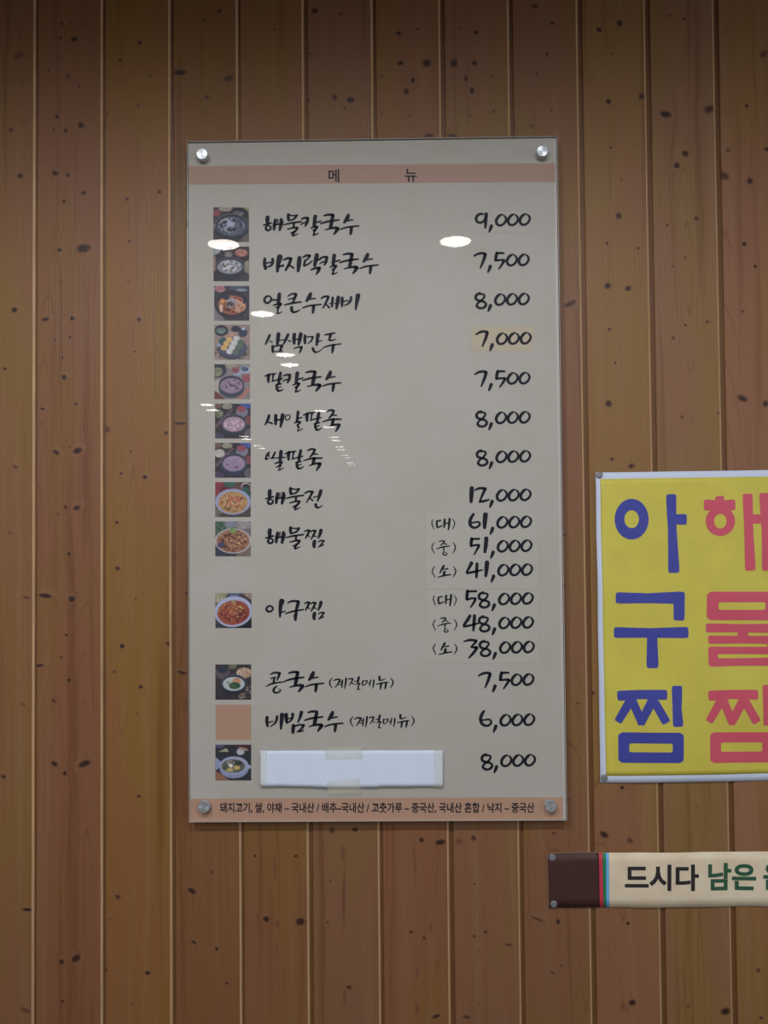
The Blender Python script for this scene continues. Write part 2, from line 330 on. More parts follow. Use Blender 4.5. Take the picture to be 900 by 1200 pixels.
wf = boxes('wall_front', [(XL, XR, 0.012, 0.1, 0, CEIL)], new_mat('batten_wall', (0.10, 0.06, 0.035, 1), 0.9))
tag(wf, kind='structure')
edges = list(GROOVES); gws = list(GW)
while edges[0] > XL + 0.15: edges.insert(0, edges[0] - 0.1124); gws.insert(0, 6.0)
first = edges.index(GROOVES[0])
while edges[-1] < XR - 0.15: edges.append(edges[-1] + 0.1124); gws.append(7.0)
edges = [XL - 0.004] + edges + [XR - 0.002]; gws = [4.0] + gws + [0.0]
first += 1
random.seed(5)
for j in range(len(edges) - 1):
    i = j - first + 1                          # board number counted as in KN (0 .. 11 in view)
    a = edges[j] + gws[j] / 1000.0; b = edges[j + 1]; gw = gws[j + 1] / 1000.0
    k = knot_list(i)
    if k is None:
        k = []
        z = random.uniform(0.1, 0.3)
        while z < CEIL - 0.05 and len(k) < 14:
            r = random.choice((0.0025, 0.003, 0.004, 0.006, 0.009))
            k.append((random.uniform(a + .01, b - .01), z, r * random.uniform(1, 1.5), r, random.uniform(.6, 1), random.uniform(-.4, .4)))
            z += random.uniform(0.08, 0.3)
    else:
        for zz in (0.15, 0.33, 0.52):
            k.append((random.uniform(a + .015, b - .015), zz, .005, .004, .9, .2))
    tint = TINT.get(i, (154 + random.uniform(-6, 6), 113 + random.uniform(-5, 5), 72 + random.uniform(-5, 5)))
    ks = sorted(k, key=lambda q: q[1])
    nseg = max(1, math.ceil(len(ks) / 8))
    cuts = [0.0] + [(ks[len(ks) * q // nseg - 1][1] + ks[len(ks) * q // nseg][1]) / 2 for q in range(1, nseg)] + [CEIL]
    mts = [wood_mat(i, [q for q in ks if z0 - max(.045, q[3] * 1.3) < q[1] < z1 + max(.045, q[3] * 1.3)], tint, float(i) * 1.7 + 0.3) for z0, z1 in zip(cuts, cuts[1:])]
    c = 0.0032
    prof = [(a, .012), (a, .0010), (a + .0010, 0.0), (b - .0004, 0.0), (b + .0009, .0004), (b + .0023, .0014), (b + c, .0028),
            (b + c + .0001, .0038), (b + gw + .004, .0038), (b + gw + .004, .012)]
    if gw == 0: prof = [(a, .012), (a, .0010), (a + .0010, 0.0), (b, 0.0), (b, .012)]
    n = len(prof)
    V = [(x, y, z) for z in cuts for x, y in prof]
    Fc = [(q + n * t, q + 1 + n * t, n * t + n + q + 1, n * t + n + q) for t in range(nseg) for q in range(n - 1)]
    Fc += [tuple(range(n - 1, -1, -1)), tuple(range(n * nseg, n * nseg + n))]
    pk = mesh_obj('plank', V, Fc, None, wf)
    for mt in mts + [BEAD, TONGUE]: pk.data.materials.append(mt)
    for q, pl in enumerate(pk.data.polygons): pl.material_index = min(nseg - 1, q // (n - 1)) if q < nseg * (n - 1) else (0 if q == nseg * (n - 1) else nseg - 1)
    if gw:
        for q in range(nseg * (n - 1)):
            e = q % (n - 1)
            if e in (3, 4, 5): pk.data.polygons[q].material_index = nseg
            elif e in (6, 7, 8): pk.data.polygons[q].material_index = nseg + 1

# ------------------------------------------------------------------ ceiling downlights (mirrored in the menu board)
emit = bpy.data.materials.new('lamp_diffuser'); emit.use_nodes = True
eb = emit.node_tree.nodes['Principled BSDF']; eb.inputs['Base Color'].default_value = (0.8, 0.8, 0.8, 1)
eb.inputs['Emission Color'].default_value = (1.0, 0.93, 0.85, 1); eb.inputs['Emission Strength'].default_value = LAMP_EMIT
ringm = new_mat('lamp_reflector', (0.75, 0.73, 0.70, 1), 0.35)
lamps = [(-0.57, -1.62), (0.26, -1.62), (-0.58, -2.55), (-0.59, -3.44), (-0.60, -3.72), (-1.46, -5.24), (-1.47, -5.52), (-0.58, -5.63),
         (-0.60, -6.68), (-1.55, -7.38), (-1.56, -7.62), (-1.56, -8.30), (-1.56, -8.60), (-0.61, -7.54), (-0.61, -7.86), (-0.61, -8.52),
         (-0.61, -8.88), (-0.60, -9.58), (-0.60, -9.95), (-0.60, -10.77), (-0.60, -11.2)]
ORD = ['nearest', 'second', 'third', 'fourth', 'fifth', 'sixth', 'seventh', 'eighth', 'ninth', 'tenth', 'eleventh', 'twelfth', 'thirteenth', 'fourteenth']
rowcount = {}
def disc(cx_, cy_, z, r0, r1, z1, n=32):
    V = [(cx_ + r0 * math.cos(2 * math.pi * k / n), cy_ + r0 * math.sin(2 * math.pi * k / n), z) for k in range(n)]
    V += [(cx_ + r1 * math.cos(2 * math.pi * k / n), cy_ + r1 * math.sin(2 * math.pi * k / n), z1) for k in range(n)]
    return V, [(k, n + k, n + (k + 1) % n, (k + 1) % n) for k in range(n)]
for q, (lx, ly) in enumerate(lamps):
    e = empty('ceiling_light', (lx, ly, CEIL))
    row = 'right' if lx > 0 else 'middle' if lx > -1 else 'left'
    rowcount[row] = rowcount.get(row, -1) + 1
    tag(e, 'round white ceiling light mirrored in the menu board, %s in the %s row' % (ORD[rowcount[row]], row), 'ceiling light', 'round ceiling lights')
    V, Fc = disc(lx, ly, CEIL - 0.0005, 0.068, 0.062, CEIL - 0.006)
    V2, F2 = disc(lx, ly, CEIL - 0.006, 0.062, 0.055, CEIL - 0.003)
    n = len(V); mesh_obj('trim_ring', V + V2, Fc + [tuple(a + n for a in f) for f in F2], ringm, e)
    V = [(lx + 0.0555 * math.cos(2 * math.pi * k / 32), ly + 0.0555 * math.sin(2 * math.pi * k / 32), CEIL - 0.003) for k in range(32)]
    mesh_obj('diffuser', V, [tuple(range(31, -1, -1))], emit, e)
    if q < 5:                                   # the beam of the lamp
        d = bpy.data.lights.new('downlight_beam', 'SPOT'); d.energy = SPOT_W; d.spot_size = math.radians(172); d.spot_blend = 0.35
        d.shadow_soft_size = 0.006; d.color = (0.88, 0.94, 1.0)
        o = bpy.data.objects.new('downlight_beam', d); COL.objects.link(o); o.location = (lx, ly, CEIL - 0.0095)

# ------------------------------------------------------------------ the menu board
YF, YP, YK = -0.0262, -0.0212, -0.0190         # acrylic face, print, back of the sheet
board = empty('menu_board', (0, -0.02, 1.65 - 0.548))
tag(board, 'tall cream acrylic menu board with handwritten dishes and prices on steel standoffs', 'menu board')
BX0, BX1, BZ0, BZ1 = -0.300, 0.300, 1.65 - 0.548, 1.65 + 0.548
gl = bpy.data.materials.new('clear_acrylic'); gl.use_nodes = True
gt = NT(gl.node_tree); gl.node_tree.nodes.remove(gl.node_tree.nodes['Principled BSDF'])
fcg = gt.n('ShaderNodeLayerWeight', i_Blend=0.5).outputs['Facing']
fr = gt.math('MULTIPLY_ADD', gt.math('POWER', fcg, 5.0), 0.95, 0.045)
gg = gt.n('ShaderNodeBsdfGlossy', i_Roughness=0.0); tr = gt.n('ShaderNodeBsdfTransparent')
tr.inputs[0].default_value = (0.985, 0.985, 0.985, 1)
mx = gt.n('ShaderNodeMixShader', i_0=fr, i_1=tr.outputs[0], i_2=gg.outputs[0])
gt.L.new(mx.outputs[0], gl.node_tree.nodes['Material Output'].inputs[0])
def bevel_slab(name, x0, x1, z0, z1, yf, yb, bv, mat, parent):
    V = [(x0 + bv, yf, z0 + bv), (x1 - bv, yf, z0 + bv), (x1 - bv, yf, z1 - bv), (x0 + bv, yf, z1 - bv),
         (x0, yf + bv, z0), (x1, yf + bv, z0), (x1, yf + bv, z1), (x0, yf + bv, z1),
         (x0, yb, z0), (x1, yb, z0), (x1, yb, z1), (x0, yb, z1)]
    Fc = [(0, 1, 2, 3)] + [(4 + k, 4 + (k + 1) % 4, (k + 1) % 4, k) for k in range(4)] + [(8 + k, 8 + (k + 1) % 4, 4 + (k + 1) % 4, 4 + k) for k in range(4)]
    return mesh_obj(name, V, Fc, mat, parent)
bevel_slab('acrylic_sheet', BX0, BX1, BZ0, BZ1, YF, YP - .0003, .0010, gl, board)
edge_mat = new_mat('polished_acrylic_edge', alb(152, 146, 142), 0.2)
et = 0.0012
boxes('acrylic_edge', [(BX0 - .0003, BX0 + .0004, YF + .0013, YK + .0005, BZ0, BZ1), (BX1 - .0004, BX1 + .0003, YF + .0013, YK + .0005, BZ0, BZ1),
                      (BX0, BX1, YF + .0013, YK + .0005, BZ1 - .0004, BZ1 + .0003), (BX0, BX1, YF + .0013, YK + .0005, BZ0 - .0003, BZ0 + .0004)], edge_mat, board)
cream = new_mat('cream_print', alb(172, 166, 150), 0.7)
ct = NT(cream.node_tree); cc = ct.n('ShaderNodeTexCoord').outputs['Object']
cn = ct.math('MULTIPLY_ADD', ct.noise(cc, 9.0, 5.0, 0.6), 0.7, ct.math('MULTIPLY', ct.noise(cc, 160.0, 3.0), 0.3))
ct.L.new(ct.mix(ct.remap(cn, 0.38, 0.62), alb(150, 143, 133), alb(154, 148, 141)), cream.node_tree.nodes['Principled BSDF'].inputs['Base Color'])
boxes('printed_backing', [(BX0 + .001, BX1 - .0055, YP, YK, BZ0 + .001, BZ1 - .0015)], cream, board)
tag(boxes('clear_margin', [(BX1 - .0055, BX1 - .001, YP + .0002, YK, BZ0 + .001, BZ1 - .0015)], new_mat('frosted_margin', alb(164, 156, 150), 0.5), board), 'paler unprinted strip along the right edge')
salmon = new_mat('salmon_print', alb(146, 118, 105), 0.7)
salmon2 = new_mat('salmon_footer', alb(154, 120, 100), 0.7)
def px_quad(name, pts, y, mat, parent, surf=None):
    V = [(a, b) for a, b in pts]; return flat_print(name, V, [tuple(range(len(V)))], y, mat, parent, surf)
YI = YP - .00012
RX = 656.2
px_quad('header_band', [(220.8, 194.5), (650.5, 191.2), (650.6, 213.2), (220.9, 216.4)], YI, salmon, board)
px_quad('footer_band', [(221.8, 936), (659.5, 934.2), (659.6, 961.2), (222, 962.8)], YI, salmon2, board)
ink = new_mat('black_ink', alb(22, 21, 31), 0.6, 0, 0.2)
YT = YP - .00022
type_print('header_lettering', '메', 385.0, 198.2, 397.6, 213.6, YT, ink, board, 0.012)
type_print('header_lettering', '뉴', 474.6, 197.6, 488.6, 213.2, YT, ink, board, 0.012)
type_print('footer_lettering', '돼지고기, 쌀, 야채 – 국내산 / 배추–국내산 / 고춧가루 – 중국산, 국내산 혼합 / 낙지 – 중국산', 257.6, 940.4, 626.2, 953.2, YT, ink, board, 0.024)

S1 = (300, 240, 7.2)
g_hae = "98 103 24,96 130 26,97 150 20;62 173 9,95 162 13,128 154 11;100 170 9,86 186 14,84 206 15,100 216 14,121 206 13,124 188 12,106 176 10,98 174 9;164 126 18,156 165 22,152 208 16;212 122 18,214 150 26,200 212 16;160 168 12,208 160 12;184 122 8,182 150 8"
g_mul = "272 80 16,272 105 20,276 130 18;276 84 10,312 92 9,346 88 13;346 88 12,322 118 13,282 134 9;235 168 9,300 153 12,382 142 11;320 150 12,318 172 15,316 188 12;266 206 8,320 193 12,350 193 13;350 196 14,326 226 15,292 240 8;322 230 12,308 260 13,328 256 9,354 245 6"
g_kal = "384 120 11,415 110 14,438 112 16;438 114 18,430 150 19,416 178 11;378 168 8,398 154 10,424 148 9;500 96 24,494 140 22,490 176 20;502 148 10,528 144 11,548 136 9;462 197 8,495 185 13,518 184 13;516 188 16,496 212 14,478 218 8;500 208 13,492 232 12,484 256 12;486 256 9,506 250 9,528 240 6"
g_guk = "574 92 10,612 83 15,650 86 18;650 88 20,645 110 22,638 132 20;545 158 10,610 140 14,700 128 11;640 138 22,634 165 24,628 190 20;584 211 8,625 200 12,668 194 17,692 198 18;690 200 24,676 224 20,656 250 10"
g_su = "780 86 20,768 116 26,744 150 15;776 138 7,800 128 10,820 128 9;713 208 9,765 190 12,868 178 10;806 188 20,802 222 20,798 250 13"
L2 = (300, 286, 6.0)
g_bajirak = ("62 102 14,60 140 18,67 174 16;116 104 14,118 128 15,104 152 12,78 162 7;70 134 8,108 128 8;168 90 30,156 140 22,150 192 15;160 160 9,192 150 13;"
  "194 112 9,222 100 13,248 102 14;246 104 16,232 142 16,208 184 11;232 146 8,250 158 10,266 168 10;306 96 22,302 140 24,296 190 15;"
  "332 92 10,356 80 13,380 82 13;378 84 12,362 106 10,344 116 9;344 118 13,338 152 12;338 154 10,366 142 9,396 118 7;428 76 22,420 115 22,412 152 16;424 116 9,454 104 11;"
  "386 181 8,420 169 13,448 168 15;446 170 18,438 190 16,424 212 9")
L3 = (300, 334, 6.923)
g_eolkeun = ("110 92 10,88 92 13,68 116 15,78 143 14,104 142 13,124 118 13,118 98 11;126 124 9,150 120 11,172 124 10;190 70 20,186 110 24,180 150 18;140 166 8,172 156 12,204 150 13;204 154 14,180 178 14,160 182 7;182 180 13,176 208 11,174 232 11;178 232 9,212 218 6;"
  "258 92 8,292 72 12,326 74 14;324 78 18,314 106 16,300 138 12;262 118 8,300 106 9,316 104 8;230 162 8,290 148 13,366 138 10;290 182 20,290 206 19,304 220 14;304 222 13,334 214 11,358 200 6")
g_jebi = ("528 110 9,554 94 13,590 94 13;588 96 15,570 138 14,544 186 10;566 152 8,580 168 11,596 184 12;596 152 7,616 146 9;622 102 16,620 138 16,616 176 12;668 98 22,662 140 24,652 192 14;640 150 8,664 146 8;"
  "700 104 18,698 140 20,698 176 12;772 96 14,768 124 16,748 152 12,716 166 7;708 134 8,748 126 9;828 84 28,818 140 22,808 200 10")
L4 = (300, 380, 8.18)
g_samsaek = ("132 104 18,112 148 18,92 192 12;130 160 8,156 172 11;216 92 28,210 140 26,204 188 20;308 98 20,286 146 20,264 190 12;214 154 9,266 150 9;158 208 18,160 238 20,162 266 18;164 214 12,214 204 13,254 202 14;250 206 20,238 232 18,230 258 14;176 262 8,254 256 10;"
  "310 158 9,334 162 10;368 96 26,364 140 26,366 184 20;430 92 28,418 150 26,408 196 16;366 146 10,424 140 10;364 232 8,404 220 12,440 218 16;438 220 18,430 246 16,416 274 9")
g_mandu = ("470 106 18,468 145 22,470 182 18;478 122 8,512 120 10,546 120 13;546 122 14,530 158 12,498 184 8;596 96 26,588 146 24,582 198 18;590 170 9,612 162 9,632 156 8;544 228 18,552 250 20,566 268 14;566 270 12,600 262 10,632 240 6;"
  "660 102 9,700 94 14,756 84 12;716 96 18,710 120 20,704 146 14;690 150 8,726 156 12,762 142 7;634 232 6,690 208 12,816 187 10;742 198 20,736 238 22,730 274 12")
L5 = (300, 425, 8.18)
g_pat = "84 130 9,126 114 14,190 104 10;122 116 22,118 150 24,120 186 16;168 112 16,162 140 12,160 172 12;150 182 8,200 166 11,256 152 10;236 96 20,226 146 24,216 200 18;184 216 8,210 208 13,242 202 11;204 212 14,198 244 20,214 270 16;208 272 14,236 268 12,262 252 7;206 242 9,240 230 8"
L6 = (300, 472, 8.18)
g_saeal = ("126 122 20,112 165 20,88 210 12;106 186 8,134 190 13,156 200 13;190 120 24,188 160 24,188 206 18;256 118 30,248 170 26,234 232 14;192 168 12,246 158 12;"
  "312 116 8,290 124 9,280 146 8,290 164 8,312 160 9,326 140 10,322 118 8;404 88 22,398 132 20,392 182 18;400 152 9,440 140 11;364 194 8,396 184 13,426 182 13;424 186 15,404 208 13,392 214 8;404 212 12,396 228 9,412 232 10;416 232 12,402 254 9,396 272 7;398 270 8,424 262 9,450 246 6")
g_juk = "678 86 10,714 70 15,750 76 13;746 78 18,730 112 17,702 146 12;728 120 8,752 118 11,776 120 8;638 182 8,712 162 14,816 157 12;740 160 24,736 184 24,730 208 22;694 230 8,744 212 15,800 208 15;796 212 26,784 242 20,762 276 10"
L7 = (300, 518, 8.18)
g_ssal = "128 98 12,106 122 16,92 164 14;118 122 12,126 138 12;96 166 12,124 158 8;184 98 14,170 126 16,154 160 13;140 152 8,160 156 10;170 152 8,200 154 9,226 148 9;240 90 26,236 135 26,230 180 20;238 146 9,278 150 11;178 206 8,214 196 14,254 192 12;246 198 16,222 226 14,192 244 7;236 226 16,226 250 8,214 274 8;216 270 8,240 262 9,266 246 6"
L8 = (300, 563, 8.18)
g_jeon = "464 124 10,504 106 15,546 108 15;542 110 18,518 156 16,482 212 9;512 168 8,530 180 12,544 194 12;550 162 9,586 152 9;622 98 24,610 140 24,590 198 12;572 230 22,576 250 20,592 262 14;592 262 12,616 254 10,638 238 6"
L9 = (300, 609, 8.18)
g_jjim = ("464 114 9,490 102 13,514 104 14;510 106 17,496 138 16,474 178 10;492 144 7,512 162 11;524 116 9,548 104 13,574 106 12;570 108 16,552 146 15,528 186 10;548 146 7,562 158 9,580 160 9;624 100 24,614 138 22,596 178 11;"
  "562 206 24,556 234 26,558 262 20;598 212 9,624 200 11,652 202 14;650 204 13,628 234 12,600 264 8;606 258 8,624 250 10,650 242 8")
L10 = (300, 694, 8.18)
g_agu = ("134 130 12,108 142 15,100 166 16,116 184 16,142 184 14,162 162 14,154 140 13,136 132 12;248 84 38,236 130 28,232 178 24,230 236 14;246 192 9,280 184 11;"
  "302 104 10,342 86 16,404 86 16;406 92 24,398 130 24,380 182 15;284 206 9,352 184 14,456 166 11;386 196 20,378 230 26,378 266 18")
L11 = (300, 780, 10.0)
g_kong = "168 104 11,214 84 18,276 86 19;278 88 24,268 120 22,246 170 12;172 154 10,206 140 13,232 134 8;216 144 18,210 174 20,206 208 18;118 244 9,196 210 16,340 188 10;246 240 12,218 262 18,206 288 22,216 312 20,246 318 15,278 304 13,288 286 10,266 272 7"
LS = (380, 784, 10.0)
g_season = ("92 106 7,68 140 12,64 174 13,92 224 7;110 136 9,146 122 14,188 124 13;184 126 17,164 166 13,130 214 9;172 156 7,204 150 9;166 184 8,204 178 9;214 130 13,210 170 14,206 214 12;256 108 16,252 160 17,238 232 8;"
  "280 124 8,306 114 13,338 114 11;334 118 14,320 150 12,294 190 9;312 156 7,346 178 10;352 146 7,386 136 9;406 94 20,398 132 20,392 168 14;364 182 7,398 170 11,420 168 10;418 172 12,400 196 9,394 208 8;404 206 9,392 236 12;388 240 10,420 238 8;"
  "450 138 12,448 166 13,452 192 12;456 144 7,480 138 9,506 138 10;504 140 11,488 172 9,462 192 7;508 168 7,532 162 8;546 130 12,538 164 12,530 198 10;582 130 14,578 178 14,566 226 7;"
  "648 88 20,646 110 20,648 132 14;650 132 14,682 128 10,718 116 6;610 180 8,676 164 13,746 154 11;668 168 18,662 200 17,656 236 12;724 162 16,720 196 18,712 232 12;776 104 6,802 138 12,804 174 13,774 220 6")
Tk = 1.4
def word(name, *items):
    V, Fc = strokes_geo([(g, *fr_, dx, dy) for g, fr_, dx, dy in items], Tk)
    return flat_print(name, V, Fc, YT, ink, board)
word('dish_name', (g_hae, S1, 0, 0), (g_mul, S1, 0, 0), (g_kal, S1, 0, 0), (g_guk, S1, 0, 0), (g_su, S1, 0, 0))
word('dish_name', (g_bajirak, L2, 0, 0), (g_kal, S1, 22.3, 45.8), (g_guk, S1, 22.4, 45.8), (g_su, S1, 22.7, 45.8))
word('dish_name', (g_eolkeun, L3, 0, 0), (g_su, S1, -44.3, 92), (g_jebi, L3, 0, 0))
word('dish_name', (g_samsaek, L4, 0, 0), (g_mandu, L4, 0, 0))
word('dish_name', (g_pat, L5, 0, 0), (g_kal, S1, -21, 183.8), (g_guk, S1, -21, 183.8), (g_su, S1, -21, 183.8))
word('dish_name', (g_saeal, L6, 0, 0), (g_pat, L5, 45.2, 45.6), (g_juk, L6, 0, 0))
word('dish_name', (g_ssal, L7, 0, 0), (g_pat, L5, 23.6, 91.0), (g_juk, L6, -22.4, 45.6))
word('dish_name', (g_hae, S1, 2.6, 320.7), (g_mul, S1, 2.6, 320.7), (g_jeon, L8, 0, 0))
word('dish_name', (g_hae, S1, 2.6, 366.7), (g_mul, S1, 2.6, 366.7), (g_jjim, L9, 0, 0))
word('dish_name', (g_agu, L10, 0, 0), (g_jjim, L9, 0, 84.4))
word('dish_name', (g_kong, L11, 0, 0), (g_guk, S1, -41.3, 536), (g_su, S1, -41.1, 536), (g_season, LS, 0, 0))
L12 = (300, 825, 8.18)
g_bibim = ("106 126 22,104 170 22,112 214 16;202 118 18,196 156 18,176 190 13,138 216 7;112 180 9,164 166 9;250 100 30,244 168 26,238 240 13;290 98 24,290 138 26,296 180 18;352 96 22,348 132 18,330 162 13,300 182 8;262 104 10,286 104 10;294 142 10,346 134 10;"
  "436 78 26,424 122 22,402 174 12;360 206 26,356 240 26,354 276 20;370 212 12,416 200 14,462 202 15;458 204 20,436 236 16,400 264 9;392 266 8,420 264 12,456 254 10")
word('dish_name', (g_bibim, L12, 0, 0), (g_guk, S1, -18.9, 582.2), (g_su, S1, -18.5, 582.7), (g_season, LS, 24.5, 45))

# figures: coordinates in ninths of a px from the top right corner of the last nought
def off(s, dx, dy, k=1.0):
    return ';'.join(','.join('%g %g %g' % (x * k + dx, y * k + dy, wd * k) for x, y, wd in st) for st in parse(s))
ZERO = off("438 101 8,410 114 16,386 140 17,374 172 17,384 204 16,412 218 14,446 206 14,470 178 14,478 148 14,466 122 12,448 108 8", -732, -92)   # nought 1 of 3
COMMA = off("324 222 20,312 256 18,298 288 9", -732, -92)
N9 = off("236 98 12,200 98 16,168 124 17,162 158 17,182 184 15,212 188 15,242 170 12,256 140 10;268 96 22,264 150 20,262 200 18,258 244 12", -732, -92)
N7 = off("138 136 10,184 112 15,230 106 15,258 112 16;258 118 20,240 180 18,206 262 10", -720, -112)
N5 = off("380 100 16,372 140 20,366 180 16;378 108 12,420 104 14,456 106 11;366 184 12,410 178 13,456 178 14;458 184 18,436 222 15,402 272 9", -720, -112)
N8 = off("208 72 9,178 86 15,158 112 17,164 142 16,200 158 15,240 166 14,264 188 15,260 214 16,232 234 14,196 234 15,170 214 16,178 186 13,210 160 12,240 130 13,250 104 13,232 88 12,196 90 10", -722, -75)
k56 = 1.6
N61 = off("365 14 14,346 46 18,342 80 18,360 102 14,388 100 13,406 82 13,396 66 11,356 72 10;444 16 26,440 60 24,438 104 18", -747, -25); N61 = off(N61, 0, 0, k56)
N6 = off(off("434 356 13,418 384 18,412 416 18,428 446 15,460 452 13,482 434 12,470 412 11,426 416 9", -768, -373), 0, 0, k56)
N51 = off(off("354 174 16,350 200 18,348 222 14;354 178 12,404 176 11;348 224 12,378 218 12,402 218 12;402 222 14,388 248 12,370 280 8;450 172 22,446 220 22,440 264 16", -750, -182), 0, 0, k56)
N41 = off(off("352 336 20,338 364 16,320 396 12;322 404 13,360 396 14,424 382 8;388 340 16,386 388 18,384 432 12;454 332 24,450 380 22,446 422 16", -753, -340), 0, 0, k56)
T8 = off(N8, -8, -2)
N5T = off(off("326 42 16,322 70 18,320 98 14;326 46 12,384 44 12;320 100 12,350 92 12,378 92 12;378 96 14,364 124 13,346 150 8", -758, -52), 0, 0, k56)
N4T = off(off("342 206 16,324 236 18,300 268 12;302 276 14,340 270 12,396 256 9;372 206 18,368 256 18,364 304 12", -760, -210), 0, 0, k56)
N3T = off(off("302 376 8,340 366 14,384 370 13;384 374 14,350 412 10;350 414 10,388 414 15;386 420 18,364 452 16,334 484 9", -765, -372), 0, 0, k56)
N12 = off("116 60 24,114 110 26,108 208 18;150 82 10,200 64 15,262 68 15;258 72 18,230 130 16,200 204 11;198 208 12,246 200 15,298 184 10", -740, -70)
def fatten(s, k): return ';'.join(','.join('%g %g %g' % (x, y, wd * k) for x, y, wd in st) for st in parse(s))
ZERO, COMMA, N9, N7, N5, N8, N12, T8 = (fatten(q, 1.32) for q in (ZERO, COMMA, N9, N7, N5, N8, N12, T8))
N61, N6, N51, N41, N5T, N4T, N3T = (fatten(q, 0.9) for q in (N61, N6, N51, N41, N5T, N4T, N3T))
g_season = fatten(g_season, 1.25)
def price(rx, ry, head, mid5=False):
    it = [(COMMA, 0, 0), (head, 0, 0)]
    for q in range(3):
        if q == 0 and mid5: it.append((N5, 0, 0)); continue
        it.append((off(ZERO, 125 * q, -3 * q), 0, 0))
    V, Fc = strokes_geo([(g, rx, ry, 9.0, 0, 0) for g, _, _ in it], Tk)
    flat_print('price', V, Fc, YT, ink, board)
price(621.3, 250.2, N9); price(620.0, 297.4, N7, True); price(620.2, 343.3, N8); price(622.4, 389.2, N7)
price(621.0, 436.0, N7, True); price(621.2, 481.9, N8); price(621.7, 527.6, N8); price(622.2, 572.8, N12)
price(622.8, 604.4, N61); price(623.3, 632.4, N51); price(623.9, 660.4, N41)
price(624.8, 694.2, T8 + ';' + N5T); price(625.1, 722.3, T8 + ';' + N4T); price(626.0, 751.1, T8 + ';' + N3T)
price(625.6, 789.2, N7, True); price(626.5, 836.3, N6); price(627.4, 883.8, N8)
SZ = (500, 602, 6.923)
z_dae = "50 44 5,42 78 8,60 128 5;84 60 13,82 84 13,86 110 11;82 60 8,114 54 10;88 112 11,126 98 8;146 46 14,144 80 14,142 112 10;186 40 14,182 90 14,176 130 9;146 82 8,182 74 8;208 42 4,228 78 8,210 126 5"
z_jung = "60 232 5,42 274 8,62 322 5;100 226 6,124 220 9,148 224 8;146 226 10,114 258 8;134 242 5,162 248 9;78 286 5,130 270 10,186 262 7;140 274 9,138 290 9,136 300 7;146 304 6,132 320 9,138 334 9,158 334 8,164 322 7,148 314 5;214 232 5,234 274 9,214 320 5"
SS = (500, 650, 6.43)
z_so = "60 88 5,42 124 8,62 170 5;130 84 14,114 110 13,100 138 8;124 112 6,158 106 10;134 130 16,130 150 16;84 170 6,130 158 10,182 150 8;202 88 4,220 126 9,200 168 5"
for nm, g, fr_, dx, dy in (('d', z_dae, SZ, 0, 0), ('j', z_jung, SZ, 0, 0), ('s', z_so, SS, 0, 0), ('d', z_dae, SZ, 1.8, 89.3), ('j', z_jung, SZ, 1.5, 90.3), ('s', z_so, SS, 1.2, 90.6)):
    V, Fc = strokes_geo([(g, *fr_, dx, dy)], 1.3)
    flat_print('portion_size', V, Fc, YT, ink, board)
# overlaid price patches
pm = new_mat('beige_patch', alb(160, 146, 126), 0.7); pm2 = new_mat('cream_patch', alb(153, 147, 138), 0.65); ln = new_mat('patch_edge', alb(142, 134, 122), 0.7)
YQ = YP - .00016
def patch(x0, y0, x1, y1, m, lab=None):
    q = px_quad('price_patch', [(x0, y0 + .9), (x1, y0), (x1, y1 - .3), (x0, y1)], YQ - .00002, m, board)
    if lab: q['label'] = lab
    q2 = px_quad('patch_border', [(x0 - .35, y0 + .5), (x1 + .35, y0 - .35), (x1 + .35, y1), (x0 - .35, y1 + .4)], YQ + .00002, ln, board)
patch(553.2, 382.2, 625.3, 411.2, pm, 'warmer beige patch under the 7,000')
patch(552.6, 246, 626, 272.6, pm2)
patch(499, 600, 631.2, 690, pm2); patch(499.6, 690.4, 631.8, 777.4, pm2)

